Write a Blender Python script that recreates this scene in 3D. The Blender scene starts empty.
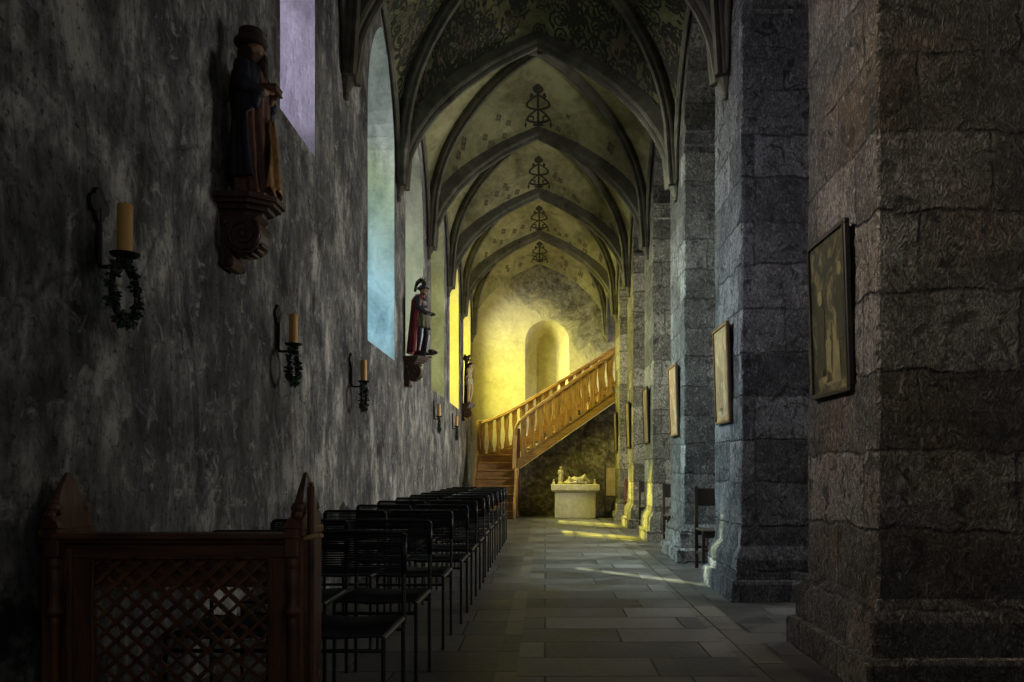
import bpy, math, random
from mathutils import Vector, Matrix

R = random.Random(7)
sc = bpy.context.scene
COL = sc.collection
PI = math.pi

# ------------------------------------------------------------------ camera
EYE, F = 1.107, 820.0
cam_d = bpy.data.cameras.new('camera')
cam = bpy.data.objects.new('camera', cam_d)
COL.objects.link(cam)
cam.location = (0, 0, EYE)
cam.rotation_euler = (PI / 2, 0, 0)
cam_d.sensor_width = 36.0
cam_d.lens = 36.0 * F / 1024
cam_d.shift_x = -33 / 1024
cam_d.shift_y = 129 / 1024
cam_d.clip_start = 0.05
sc.camera = cam
sc.view_settings.view_transform = 'Standard'
sc.view_settings.look = 'None'
sc.view_settings.gamma = 1
sc.view_settings.use_curve_mapping = False
sc.view_settings.exposure = 0.0
try:
    sc.cycles.use_denoising = True
    sc.cycles.max_bounces = 10
    sc.cycles.diffuse_bounces = 6
    sc.cycles.sample_clamp_indirect = 4.0
    sc.cycles.caustics_reflective = False
    sc.cycles.caustics_refractive = False
except Exception:
    pass


# ------------------------------------------------------------------ materials
class NT:
    """a small helper to wire node trees"""
    def __init__(s, name):
        s.m = bpy.data.materials.new(name)
        s.m.use_nodes = True
        s.t = s.m.node_tree
        s.t.nodes.clear()
        s.out = s.t.nodes.new('ShaderNodeOutputMaterial')

    def n(s, kind, ins=None, **props):
        nd = s.t.nodes.new(kind)
        for k, v in props.items():
            setattr(nd, k, v)
        for k, v in (ins or {}).items():
            s.set(nd.inputs[k], v)
        return nd

    def set(s, sock, v):
        if isinstance(v, bpy.types.NodeSocket):
            s.t.links.new(v, sock)
        elif isinstance(v, tuple) and len(v) == 3 and sock.type == 'RGBA':
            sock.default_value = (*v, 1)
        else:
            sock.default_value = v

    def coord(s, which='Object', scale=(1, 1, 1), loc=(0, 0, 0), rot=(0, 0, 0)):
        c = s.n('ShaderNodeTexCoord')
        m = s.n('ShaderNodeMapping', {'Vector': c.outputs[which], 'Scale': scale, 'Location': loc, 'Rotation': rot})
        return m.outputs[0]

    def noise(s, vec, scale, detail=6, rough=.6, dist=0.0):
        return s.n('ShaderNodeTexNoise', {'Vector': vec, 'Scale': scale, 'Detail': detail, 'Roughness': rough, 'Distortion': dist}).outputs['Fac']

    def ramp(s, fac, stops):
        r = s.n('ShaderNodeValToRGB', {'Fac': fac})
        e = r.color_ramp.elements
        while len(e) < len(stops):
            e.new(.5)
        for i, (p, c) in enumerate(stops):
            e[i].position = p
            e[i].color = (*c, 1) if len(c) == 3 else c
        return r.outputs['Color']

    def mix(s, fac, a, b, mode='MIX'):
        x = s.n('ShaderNodeMix', data_type='RGBA', blend_type=mode)
        s.set(x.inputs[0], fac); s.set(x.inputs[6], a); s.set(x.inputs[7], b)
        return x.outputs[2]

    def math(s, op, a, b=0.0, clamp=False):
        x = s.n('ShaderNodeMath', operation=op, use_clamp=clamp)
        s.set(x.inputs[0], a); s.set(x.inputs[1], b)
        return x.outputs[0]

    def bump(s, h, strength=.5, dist=.02, normal=None):
        b = s.n('ShaderNodeBump', {'Height': h, 'Strength': strength, 'Distance': dist})
        if normal is not None:
            s.set(b.inputs['Normal'], normal)
        return b.outputs[0]

    def done(s, color, rough=.8, metal=0.0, normal=None, spec=.3, **extra):
        p = s.n('ShaderNodeBsdfPrincipled', {'Base Color': color, 'Roughness': rough, 'Metallic': metal, 'Specular IOR Level': spec})
        if normal is not None:
            s.set(p.inputs['Normal'], normal)
        for k, v in extra.items():
            s.set(p.inputs[k], v)
        s.t.links.new(p.outputs[0], s.out.inputs[0])
        return s.m


def g(v):
    return (v, v, v)


def plain(name, c, rough=.6, metal=0.0, spec=.3, var=.25, scale=14.0, bump=.15):
    t = NT(name)
    v = t.coord()
    n = t.noise(v, scale, 5, .6)
    lo = tuple(x * (1 - var) for x in c)
    hi = tuple(min(1, x * (1 + var)) for x in c)
    col = t.ramp(n, [(.3, lo), (.7, hi)])
    return t.done(col, rough, metal, t.bump(n, bump, .01), spec)


def m_left_wall():
    t = NT('stained_plaster')
    v1 = t.coord('Object', (1.0, 1.6, .62))
    v2 = t.coord('Object', (1, 1, .6))
    v3 = t.coord('Object', (1, 3.6, 1.2))
    big = t.noise(v2, 1.1, 4, .55, .4)
    st = t.noise(v1, 1.5, 8, .70, .7)
    fine = t.noise(v3, 3.2, 7, .7, .5)
    grain = t.noise(t.coord('Object'), 26, 6, .7)
    iso = t.noise(t.coord('Object'), 2.0, 9, .68, .3)
    f = t.math('ADD', t.math('MULTIPLY', iso, .42), t.math('ADD', t.math('MULTIPLY', st, .38), t.math('MULTIPLY', fine, .2)))
    col = t.ramp(f, [(.40, (.018, .018, .02)), (.465, (.085, .085, .088)), (.52, (.22, .22, .21)), (.58, (.60, .58, .53))])
    col = t.mix(t.ramp(big, [(.38, g(.0)), (.60, g(.8))]), col, t.ramp(f, [(.38, (.03, .03, .034)), (.6, (.16, .155, .145))]))
    col = t.mix(t.math('MULTIPLY', grain, .35), col, (.06, .06, .06), 'MIX')
    col = t.mix(t.ramp(grain, [(.36, g(.75)), (.46, g(0))]), col, (.02, .02, .021))
    col = t.mix(t.ramp(t.noise(t.coord('Object'), 7, 8, .75, .6), [(.55, g(0)), (.66, g(.55))]), col, (.5, .49, .45))
    # peeled dark patch low on the wall by the pew
    cr = t.n('ShaderNodeTexVoronoi', {'Vector': t.mix(.25, v2, t.n('ShaderNodeTexNoise', {'Vector': v2, 'Scale': 2.0}).outputs['Color']), 'Scale': 1.3}, feature='DISTANCE_TO_EDGE').outputs['Distance']
    crack = t.ramp(cr, [(.0, g(1)), (.012, g(0))])
    col = t.mix(t.math('MULTIPLY', crack, .45), col, (.015, .015, .016))
    # damp tide mark low down, flaking below it
    zz = t.n('ShaderNodeSeparateXYZ', {0: t.coord('Object')}).outputs[2]
    tide = t.math('ADD', zz, t.math('MULTIPLY', t.math('SUBTRACT', t.noise(t.coord('Object'), 2.6, 6, .6, .3), .5), .7))
    tm = t.ramp(tide, [(.50, g(.0)), (.54, g(.85)), (.66, g(.85)), (.70, g(0))])
    col = t.mix(tm, col, (.012, .012, .014))
    h = t.math('ADD', t.math('MULTIPLY', st, 1.0), t.math('ADD', t.math('MULTIPLY', fine, .7), t.math('MULTIPLY', grain, .35)))
    return t.done(col, .92, 0, t.bump(h, .9, .035), .15)


def m_reveal(name, c1, c2):
    t = NT(name)
    v = t.coord('Object', (2, 2, 1.0))
    n = t.noise(v, 1.3, 7, .65, .6)
    n2 = t.noise(t.coord('Object'), 18, 6, .7)
    f = t.math('ADD', t.math('MULTIPLY', n, .75), t.math('MULTIPLY', n2, .25))
    col = t.ramp(f, [(.36, c1), (.6, c2)])
    return t.done(col, .9, 0, t.bump(f, .5, .03), .15)


def m_stone(name, c_lo, c_hi, rowh=.38, bw=.78, seed=0.0, mort=(.03, .03, .028), tint=None, CHD=.7, CHL=.38):
    """coursed ashlar blocks, chisel-dressed, coordinates in metres from the UV map"""
    t = NT(name)
    v = t.coord('UV', loc=(seed, seed * .37, 0))
    wob = t.n('ShaderNodeTexNoise', {'Vector': v, 'Scale': 3.0, 'Detail': 5, 'Roughness': .65}).outputs['Color']
    vv = t.n('ShaderNodeVectorMath', {0: wob, 1: (.5, .5, .5)}, operation='SUBTRACT').outputs[0]
    vv = t.n('ShaderNodeVectorMath', {0: vv, 'Scale': .13}, operation='SCALE').outputs[0]
    vv = t.n('ShaderNodeVectorMath', {0: v, 1: vv}, operation='ADD').outputs[0]
    b = t.n('ShaderNodeTexBrick', {'Vector': vv, 'Color1': (0, 0, 0), 'Color2': (1, 1, 1), 'Mortar': (.5, .5, .5), 'Scale': 1.0,
                                   'Mortar Size': .017, 'Mortar Smooth': 1.0, 'Bias': 0.0, 'Brick Width': bw, 'Row Height': rowh},
            offset=.42, squash=.72, squash_frequency=3)
    block = b.outputs['Color']
    mor = t.math('MULTIPLY', b.outputs['Fac'], t.ramp(t.noise(v, 4.0, 3, .5), [(.35, g(.25)), (.6, g(1))]))
    n1 = t.noise(v, 3.0, 6, .65, .3)
    n2 = t.noise(v, 24, 6, .72, .8)
    n3 = t.noise(v, 8, 5, .65, 1.0)
    # chisel strokes: stretched, wavering, mostly upright
    cv = t.n('ShaderNodeMapping', {'Vector': vv, 'Scale': (26, 11, 1), 'Rotation': (0, 0, .18)}).outputs[0]
    ch = t.noise(cv, 1.0, 3, .6, 1.8)
    chis = t.math('MULTIPLY', t.math('ABSOLUTE', t.math('SUBTRACT', ch, .5)), 2.6)
    f = t.math('ADD', t.math('MULTIPLY', n1, .40), t.math('ADD', t.math('MULTIPLY', n2, .38), t.math('MULTIPLY', block, .22)))
    col = t.ramp(f, [(.34, tuple(x * .55 for x in c_lo)), (.50, tuple((a_ + b_) / 2.3 for a_, b_ in zip(c_lo, c_hi))), (.66, tuple(x * 1.3 for x in c_hi))])
    if tint:
        col = t.mix(t.ramp(t.noise(v, 1.2, 3, .5), [(.45, g(0)), (.62, g(.4))]), col, tint)
    col = t.mix(t.ramp(chis, [(.02, g(CHD)), (.20, g(0))]), col, tuple(x * .25 for x in c_lo))  # groove shade painted into the colour, along with dirt
    col = t.mix(t.ramp(chis, [(.30, g(0)), (.55, g(CHL))]), col, tuple(min(1, x * 1.7) for x in c_hi))  # light catching the ridges is painted into the colour
    pit = t.ramp(n3, [(.37, g(.8)), (.45, g(0))])  # pits darkened in colour to stand for their shade
    col = t.mix(pit, col, tuple(x * .3 for x in c_lo))
    col = t.mix(t.math('MULTIPLY', mor, .75), col, mort)
    h = t.math('ADD', t.math('MULTIPLY', chis, .8), t.math('ADD', t.math('MULTIPLY', n3, 1.1), t.math('MULTIPLY', n2, .6)))
    h = t.math('SUBTRACT', h, t.math('MULTIPLY', mor, .8))
    h = t.math('ADD', h, t.math('MULTIPLY', block, .2))
    return t.done(col, .88, 0, t.bump(h, 1.0, .06), .25)


def m_flags(name, c_lo, c_hi, bw, rowh, rot=0.0, seed=0.0):
    t = NT(name)
    v = t.coord('UV', loc=(seed, seed, 0), rot=(0, 0, rot))
    b = t.n('ShaderNodeTexBrick', {'Vector': v, 'Color1': (0, 0, 0), 'Color2': (1, 1, 1), 'Mortar': (.5, .5, .5), 'Scale': 1.0,
                                   'Mortar Size': .008, 'Mortar Smooth': .3, 'Brick Width': bw, 'Row Height': rowh},
            offset=.37, squash=.8, squash_frequency=3)
    n1 = t.noise(v, 2.2, 7, .65, .5)
    n2 = t.noise(v, 30, 5, .7)
    f = t.math('ADD', t.math('MULTIPLY', b.outputs['Color'], .20), t.math('ADD', t.math('MULTIPLY', n1, .58), t.math('MULTIPLY', n2, .22)))
    col = t.ramp(f, [(.34, c_lo), (.66, c_hi)])
    col = t.mix(b.outputs['Fac'], col, (.012, .012, .011))
    h = t.math('SUBTRACT', t.math('ADD', t.math('MULTIPLY', n1, .8), t.math('MULTIPLY', n2, .25)), b.outputs['Fac'])
    h = t.math('ADD', h, t.math('MULTIPLY', b.outputs['Color'], .25))
    rg = t.ramp(n1, [(.3, g(.42)), (.7, g(.75))])
    return t.done(col, rg, 0, t.bump(h, .6, .012), .4)


def m_vault(name, c_lo, c_hi):
    t = NT(name)
    v = t.coord()
    n1 = t.noise(v, 1.6, 7, .65, .7)
    n2 = t.noise(v, 9, 6, .7, .3)
    f = t.math('ADD', t.math('MULTIPLY', n1, .65), t.math('MULTIPLY', n2, .35))
    return t.done(t.ramp(f, [(.36, c_lo), (.6, c_hi)]), .92, 0, t.bump(f, .6, .03), .1)


def m_end_wall():
    t = NT('worn_end_plaster')
    v = t.coord()
    n1 = t.noise(v, 1.3, 8, .68, .8)
    n2 = t.noise(v, 7, 7, .72, .5)
    f = t.math('ADD', t.math('MULTIPLY', n1, .55), t.math('MULTIPLY', n2, .45))
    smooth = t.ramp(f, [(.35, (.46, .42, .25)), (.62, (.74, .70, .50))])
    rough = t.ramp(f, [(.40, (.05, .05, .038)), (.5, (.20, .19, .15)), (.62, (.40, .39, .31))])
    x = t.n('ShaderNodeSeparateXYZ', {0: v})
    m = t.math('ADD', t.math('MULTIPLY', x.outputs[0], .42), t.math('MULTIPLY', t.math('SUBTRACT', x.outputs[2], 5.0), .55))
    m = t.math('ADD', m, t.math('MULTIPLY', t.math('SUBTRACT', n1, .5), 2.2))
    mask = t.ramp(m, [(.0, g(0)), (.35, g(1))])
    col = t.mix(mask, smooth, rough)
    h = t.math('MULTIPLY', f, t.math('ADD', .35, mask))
    return t.done(col, .9, 0, t.bump(h, .8, .05), .15)


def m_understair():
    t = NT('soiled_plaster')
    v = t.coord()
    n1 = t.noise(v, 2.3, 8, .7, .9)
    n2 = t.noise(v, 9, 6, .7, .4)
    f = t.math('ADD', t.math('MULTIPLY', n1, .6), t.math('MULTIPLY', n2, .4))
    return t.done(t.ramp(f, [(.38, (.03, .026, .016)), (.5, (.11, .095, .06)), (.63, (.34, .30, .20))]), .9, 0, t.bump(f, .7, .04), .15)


def m_wood(name, c_lo, c_hi, axis=2, rough=.45, scale=1.0, spec=.4):
    t = NT(name)
    s = [22 * scale] * 3
    s[axis] = 2.2 * scale
    v = t.coord('Object', tuple(s))
    n = t.noise(v, 1.0, 6, .65, 1.2)
    n2 = t.noise(t.coord(), 3.0, 4, .6)
    f = t.math('ADD', t.math('MULTIPLY', n, .7), t.math('MULTIPLY', n2, .3))
    return t.done(t.ramp(f, [(.35, c_lo), (.65, c_hi)]), rough, 0, t.bump(n, .35, .006), spec)


def m_glass(name, c, c2=None):
    """tinted cathedral glass in lead, see-through"""
    t = NT(name)
    v = t.coord()
    n = t.noise(v, 2.2, 3, .5)
    col = t.ramp(n, [(.35, tuple(x * .8 for x in c)), (.65, c)])
    if c2:
        z = t.n('ShaderNodeSeparateXYZ', {0: v}).outputs[2]
        col = t.mix(t.ramp(t.math('MULTIPLY', t.math('SUBTRACT', z, 3.4), .6), [(0, g(0)), (1, g(1))]), col, c2)
    tr = t.n('ShaderNodeBsdfTransparent', {'Color': col})
    gl = t.n('ShaderNodeBsdfGlossy', {'Color': (1, 1, 1), 'Roughness': .08})
    mx = t.n('ShaderNodeMixShader', {0: .06, 1: tr.outputs[0], 2: gl.outputs[0]})
    t.t.links.new(mx.outputs[0], t.out.inputs[0])
    return t.m


def m_picture(name, lo, mid, hi, seed):
    t = NT(name)
    v = t.coord('Object', (1, 1, 1), (seed, seed * 2, seed))
    n = t.noise(v, 5.0, 6, .62, 1.6)
    n2 = t.noise(v, 16, 5, .6, .8)
    f = t.math('ADD', t.math('MULTIPLY', n, .7), t.math('MULTIPLY', n2, .3))
    return t.done(t.ramp(f, [(.34, lo), (.5, mid), (.64, hi)]), .5, 0, t.bump(f, .2, .004), .3)


M = {}
M['lwall'] = m_left_wall()
M['stone'] = [m_stone('ashlar_stone_%d' % i, lo, hi, rowh, bw, 3.3 * i, tint=tint) for i, (lo, hi, rowh, bw, tint) in enumerate([
    ((.085, .084, .078), (.31, .30, .275), .40, .86, (.26, .17, .09)),
    ((.10, .105, .115), (.36, .37, .38), .37, .80, None),
    ((.10, .10, .10), (.38, .38, .36), .35, .74, None),
    ((.12, .12, .10), (.42, .41, .34), .38, .78, None),
    ((.13, .12, .09), (.45, .42, .33), .36, .72, None),
    ((.13, .12, .09), (.45, .42, .33), .38, .80, None)])]
M['arcade'] = m_stone('arcade_stone', (.08, .08, .07), (.26, .25, .22), .34, .7, 9.1)
M['rib'] = m_vault('rib_stone', (.05, .047, .035), (.15, .143, .11))
M['end'] = m_end_wall()
M['understair'] = m_understair()
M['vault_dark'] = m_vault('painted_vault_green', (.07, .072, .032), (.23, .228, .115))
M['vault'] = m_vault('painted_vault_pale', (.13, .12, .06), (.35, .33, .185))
M['paint_dark'] = plain('vault_paint_dark', (.035, .035, .024), .9)
M['paint_brown'] = plain('vault_paint_umber', (.12, .10, .06), .9)
M['flags'] = m_flags('aisle_flagstones', (.03, .03, .028), (.20, .195, .175), .98, .44)
M['flags_dark'] = m_flags('dark_flagstones', (.028, .028, .028), (.12, .118, .11), .9, .5, 0, 2.0)
M['flags_strip'] = m_flags('border_flagstones', (.035, .034, .028), (.17, .162, .135), .5, .62, PI / 2, 5.0)
M['flags_small'] = m_flags('small_paving', (.015, .015, .015), (.10, .098, .09), .42, .34, 0, 7.0)
M['old_wood'] = m_wood('dark_oak', (.017, .008, .005), (.18, .072, .031), 2, .42)
M['old_wood_h'] = m_wood('dark_oak_rail', (.020, .010, .006), (.19, .076, .034), 0, .38)
M['lat_wood'] = m_wood('dark_oak_lattice', (.020, .010, .006), (.21, .082, .035), 0, .45)
M['stair_wood'] = m_wood('honey_oak', (.15, .082, .030), (.48, .29, .115), 2, .5)
M['stair_wood_h'] = m_wood('honey_oak_rail', (.13, .068, .026), (.42, .245, .095), 0, .45)
M['stair_light'] = m_wood('light_oak', (.40, .25, .10), (.70, .48, .22), 2, .45)
M['black_metal'] = plain('black_steel', (.012, .012, .014), .32, .0, .6, .2)
M['pvc'] = plain('black_strand', (.007, .007, .009), .38, 0, .45, .2)
M['iron'] = plain('wrought_iron', (.015, .014, .014), .55, .3, .4)
M['wax'] = plain('amber_wax', (.62, .33, .085), .45, 0, .4, .12, 8)
M['wick'] = plain('burnt_wick', (.01, .01, .01), .9)
M['leaf'] = plain('box_leaf', (.022, .05, .026), .5, 0, .35, .5, 60)
M['navy'] = plain('navy_paint', (.011, .013, .021), .6, 0, .3, .4, 18)
M['rust'] = plain('rust_paint', (.10, .038, .02), .5, 0, .4, .5, 16)
M['goldpaint'] = plain('worn_gold', (.26, .135, .04), .4, .4, .5, .5, 20)
M['flesh'] = plain('painted_flesh', (.27, .15, .09), .5, 0, .3, .25, 20)
M['flesh_pale'] = plain('painted_pale_flesh', (.52, .40, .24), .5, 0, .3, .2, 20)
M['beard'] = plain('dark_hair', (.035, .018, .012), .7)
M['carved'] = m_wood('carved_walnut', (.020, .010, .007), (.10, .048, .03), 2, .45)
M['red'] = plain('red_paint', (.21, .028, .028), .5, 0, .35, .35, 14)
M['armour'] = plain('dark_armour', (.055, .055, .062), .35, .5, .5, .4, 20)
M['olive'] = plain('olive_paint', (.085, .085, .035), .5, 0, .35, .4, 20)
M['brownp'] = plain('brown_paint', (.13, .065, .035), .5, 0, .35, .4, 20)
M['bark'] = plain('bark', (.028, .02, .014), .85, 0, .2, .5, 20, .6)
M['whitecloth'] = plain('white_cloth', (.55, .5, .38), .7)
M['limestone'] = plain('pale_limestone', (.60, .56, .40), .8, 0, .2, .16, 9, .4)
M['carvedstone'] = plain('carved_limestone', (.62, .56, .38), .75, 0, .25, .22, 16, .4)
M['frame_dark'] = plain('black_frame', (.012, .011, .010), .45, 0, .4)
M['frame_brown'] = plain('brown_frame', (.09, .055, .03), .45, 0, .4)
M['redwood'] = m_wood('red_wood', (.06, .018, .010), (.19, .06, .035), 2, .45)
M['brownwood'] = m_wood('brown_wood', (.010, .007, .005), (.04, .028, .018), 2, .5)
M['board'] = plain('notice_paper', (.52, .40, .27), .8, 0, .2, .2, 9)
M['steel'] = plain('grey_steel', (.10, .095, .085), .4, .6, .5)
M['lead'] = plain('lead_came', (.03, .03, .03), .6, .4)
M['nave'] = plain('nave_plaster', (.22, .21, .19), .9)


# ------------------------------------------------------------------ mesh building
class MB:
    def __init__(s):
        s.v, s.f, s.m = [], [], []

    def add(s, vs, fs, mi=0):
        o = len(s.v)
        s.v += [tuple(p) for p in vs]
        for f in fs:
            s.f.append(tuple(i + o for i in f))
            s.m.append(mi)
        return s

    def box(s, x0, x1, y0, y1, z0, z1, mi=0, bev=0.0):
        if bev <= 0:
            vs = [(x, y, z) for z in (z0, z1) for y in (y0, y1) for x in (x0, x1)]
            fs = [(0, 2, 3, 1), (4, 5, 7, 6), (0, 1, 5, 4), (2, 6, 7, 3), (0, 4, 6, 2), (1, 3, 7, 5)]
            return s.add(vs, fs, mi)
        b = min(bev, (x1 - x0) / 2.2, (y1 - y0) / 2.2, (z1 - z0) / 2.2)
        def ring(z, i):
            return [(x0 + i + b, y0 + i, z), (x1 - i - b, y0 + i, z), (x1 - i, y0 + i + b, z), (x1 - i, y1 - i - b, z),
                    (x1 - i - b, y1 - i, z), (x0 + i + b, y1 - i, z), (x0 + i, y1 - i - b, z), (x0 + i, y0 + i + b, z)]
        return s.loft([ring(z0, b * .9), ring(z0 + b, 0), ring(z1 - b, 0), ring(z1, b * .9)], True, mi)

    def loft(s, rings, cap=True, mi=0, closed=True):
        n = len(rings[0])
        vs = [p for r in rings for p in r]
        fs = []
        for a in range(len(rings) - 1):
            for i in range(n if closed else n - 1):
                j = (i + 1) % n
                fs.append((a * n + i, a * n + j, (a + 1) * n + j, (a + 1) * n + i))
        if cap:
            fs.append(tuple(range(n))[::-1])
            fs.append(tuple((len(rings) - 1) * n + i for i in range(n)))
        return s.add(vs, fs, mi)

    def lathe(s, prof, c=(0, 0, 0), n=16, mi=0, sx=1.0, sy=1.0):
        rings = [[(c[0] + r * sx * math.cos(2 * PI * i / n), c[1] + r * sy * math.sin(2 * PI * i / n), c[2] + z) for i in range(n)] for r, z in prof]
        return s.loft(rings, True, mi)

    def tube(s, pts, r, n=8, mi=0, closed=False):
        pts = [Vector(p) for p in pts]
        rs = r if isinstance(r, (list, tuple)) else [r] * len(pts)
        rings = []
        prev = None
        for i, p in enumerate(pts):
            if closed:
                t = pts[(i + 1) % len(pts)] - pts[i - 1]
            else:
                t = pts[min(i + 1, len(pts) - 1)] - pts[max(i - 1, 0)]
            t.normalize()
            if prev is None:
                a = Vector((0, 0, 1)) if abs(t.z) < .9 else Vector((1, 0, 0))
            else:
                a = prev
            b = t.cross(a)
            if b.length < 1e-6:
                b = t.cross(Vector((0, 1, 0)))
            b.normalize()
            a = b.cross(t)
            prev = a
            rings.append([p + (a * math.cos(2 * PI * k / n) + b * math.sin(2 * PI * k / n)) * rs[i] for k in range(n)])
        if closed:
            rings.append(rings[0])
        return s.loft(rings, not closed, mi)

    def prism(s, poly, fn, d0, d1, mi=0):
        """poly of (a,b); fn(a,b,d)->xyz"""
        n = len(poly)
        vs = [fn(a, b, d0) for a, b in poly] + [fn(a, b, d1) for a, b in poly]
        fs = [tuple(range(n))[::-1], tuple(range(n, 2 * n))]
        fs += [(i, (i + 1) % n, n + (i + 1) % n, n + i) for i in range(n)]
        return s.add(vs, fs, mi)

    def ball(s, c, r, n=12, mi=0, rot=None):
        rx, ry, rz = r if isinstance(r, (tuple, list)) else (r, r, r)
        m = max(4, n // 2 + 1)
        vs, fs = [], []
        for j in range(1, m):
            th = PI * j / m
            for i in range(n):
                p = Vector((rx * math.sin(th) * math.cos(2 * PI * i / n), ry * math.sin(th) * math.sin(2 * PI * i / n), rz * math.cos(th)))
                vs.append(p)
        top, bot = len(vs), len(vs) + 1
        vs += [Vector((0, 0, rz)), Vector((0, 0, -rz))]
        for j in range(m - 2):
            for i in range(n):
                k = (i + 1) % n
                fs.append((j * n + i, (j + 1) * n + i, (j + 1) * n + k, j * n + k))
        for i in range(n):
            k = (i + 1) % n
            fs.append((top, i, k))
            fs.append((bot, (m - 2) * n + k, (m - 2) * n + i))
        if rot is not None:
            vs = [rot @ v for v in vs]
        return s.add([v + Vector(c) for v in vs], fs, mi)

    def build(s, name, mats, parent=None, smooth=False, loc=None, uv=False, angle=None):
        me = bpy.data.meshes.new(name)
        me.from_pydata(s.v, [], s.f)
        mats = mats if isinstance(mats, (list, tuple)) else [mats]
        for m in mats:
            me.materials.append(m)
        if len(mats) > 1:
            me.polygons.foreach_set('material_index', s.m)
        if smooth:
            me.polygons.foreach_set('use_smooth', [True] * len(me.polygons))
        me.update()
        if uv:
            lay = me.uv_layers.new(name='metres')
            for p in me.polygons:
                nx, ny, nz = (abs(q) for q in p.normal)
                for li in p.loop_indices:
                    co = me.vertices[me.loops[li].vertex_index].co
                    if nz >= nx and nz >= ny:
                        lay.data[li].uv = (co.x, co.y)
                    elif nx >= ny:
                        lay.data[li].uv = (co.y, co.z)
                    else:
                        lay.data[li].uv = (co.x + .33, co.z)
        if smooth and angle:
            try:
                me.set_sharp_from_angle(angle=angle)
            except Exception:
                pass
        o = bpy.data.objects.new(name, me)
        COL.objects.link(o)
        if parent is not None:
            o.parent = parent
        if loc is not None:
            o.location = loc
        return o


def tag(o, label=None, cat=None, group=None, kind=None):
    if label: o['label'] = label
    if cat: o['category'] = cat
    if group: o['group'] = group
    if kind: o['kind'] = kind
    return o


def thing(name, loc, label, cat, group=None, rz=0.0):
    o = bpy.data.objects.new(name, None)
    o.empty_display_size = .1
    COL.objects.link(o)
    o.location = loc
    o.rotation_euler = (0, 0, rz)
    return tag(o, label, cat, group)


def copy_tree(o, parent=None):
    c = o.copy()
    COL.objects.link(c)
    if parent is not None:
        c.parent = parent
    for ch in list(o.children):
        copy_tree(ch, c)
    return c


def remesh(o, vox, it=2, fac=.5):
    r = o.modifiers.new('remesh', 'REMESH')
    r.mode = 'VOXEL'
    r.voxel_size = vox
    r.use_smooth_shade = True
    if it:
        s = o.modifiers.new('smooth', 'SMOOTH')
        s.iterations = it
        s.factor = fac
    return o


def limb(mb, pts, rs, n=10):
    """tapered limb with rounded joints, meant to be fused by a remesh"""
    mb.tube(pts, rs, n)
    for p, r in zip(pts, rs):
        mb.ball(p, r, 10)


def lerp(a, b, t):
    return a + (b - a) * t


def table(tab, t):
    for (a, x), (b, y) in zip(tab, tab[1:]):
        if t <= b:
            return lerp(x, y, (t - a) / (b - a) if b > a else 0)
    return tab[-1][1]


# ------------------------------------------------------------------ layout of the aisle
def xw(y):
    return -1.84 - .008 * (y - 7.5)


XR = 1.668                  # aisle face of the pillars
NEAR = [4.11 + 2.85 * k for k in range(6)]
PLEN = 1.09
CEN = [n + PLEN / 2 for n in NEAR]
BAYS = [CEN[0] - 2.85] + CEN + [21.75]
END = 21.75
ZS = 4.75
TOP = 8.0


# ------------------------------------------------------------------ walls with arched openings
def arch_pts(c, hw, z_spring, rise, n=10, pointed=True):
    """points (y, z) of an arch from the left spring to the right spring"""
    out = []
    if pointed:
        # circle through the spring (vertical tangent) and the apex
        r = (hw * hw + rise * rise) / (2 * hw)
        a_max = math.asin(min(1, rise / r))
        left = [(c - hw + r - r * math.cos(a_max * i / n), z_spring + r * math.sin(a_max * i / n)) for i in range(n + 1)]
        out = left + [(2 * c - y, z) for y, z in left[::-1][1:]]
    else:
        for i in range(2 * n + 1):
            a = PI - PI * i / (2 * n)
            out.append((c + hw * math.cos(a), z_spring + rise * math.sin(a)))
    return out


def wall_face(mb, fn, y0, y1, z0, z1, openings, mi=0, seg=1.4):
    """flat wall from y0 to y1 with openings [(outline bottom z, arch points)], fn(y,z)->xyz"""
    def quad(a, b, c, d):
        if b - a < 1e-5 or d - c < 1e-5:
            return
        k = max(1, int((b - a) / seg))
        for i in range(k):
            p, q = lerp(a, b, i / k), lerp(a, b, (i + 1) / k)
            mb.add([fn(p, c), fn(q, c), fn(q, d), fn(p, d)], [(0, 1, 2, 3)], mi)
    cur = y0
    for zb, arc in openings:
        quad(cur, arc[0][0], z0, z1)
        quad(arc[0][0], arc[-1][0], z0, zb)
        for (ya, za), (yb, zb2) in zip(arc, arc[1:]):
            mb.add([fn(ya, za), fn(yb, zb2), fn(yb, z1), fn(ya, z1)], [(0, 1, 2, 3)], mi)
        cur = arc[-1][0]
    quad(cur, y1, z0, z1)


# left windows: near edge, far edge, sill, spring, apex
WIN = [
    (3.00, 3.92, 3.75, 5.0, 5.7),  # out of view, added as a light source for the nearest pillar
    (5.65, 6.53, 3.60, 5.2, 5.9),
    (8.55, 10.13, 2.46, 4.9, 6.15),
    (10.98, 12.65, 2.46, 4.75, 6.0),
    (13.62, 15.45, 2.46, 4.75, 6.0),
    (16.45, 18.30, 2.46, 4.85, 6.1),
    (19.45, 21.45, 2.46, 4.85, 6.1),
]
GL_T = .62
REV = [((.30, .28, .30), (.58, .55, .6)), ((.26, .25, .3), (.56, .55, .62)), ((.24, .30, .30), (.62, .68, .66)), ((.32, .34, .28), (.56, .58, .50)),  # jamb plaster tinted and darkened to carry each window's coloured light
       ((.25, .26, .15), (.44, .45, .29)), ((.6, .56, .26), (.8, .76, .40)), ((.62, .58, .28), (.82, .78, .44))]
GLASS = [((.82, .70, .56), None), ((.62, .58, .73), None), ((.40, .74, 1.0), (.34, .38, .17)), ((.72, .86, .66), None),
         ((.78, .82, .34), None), ((.98, .92, .10), None), ((.97, .92, .18), None)]
POWER = [300, 200, 480, 210, 210, 380, 460]
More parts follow.
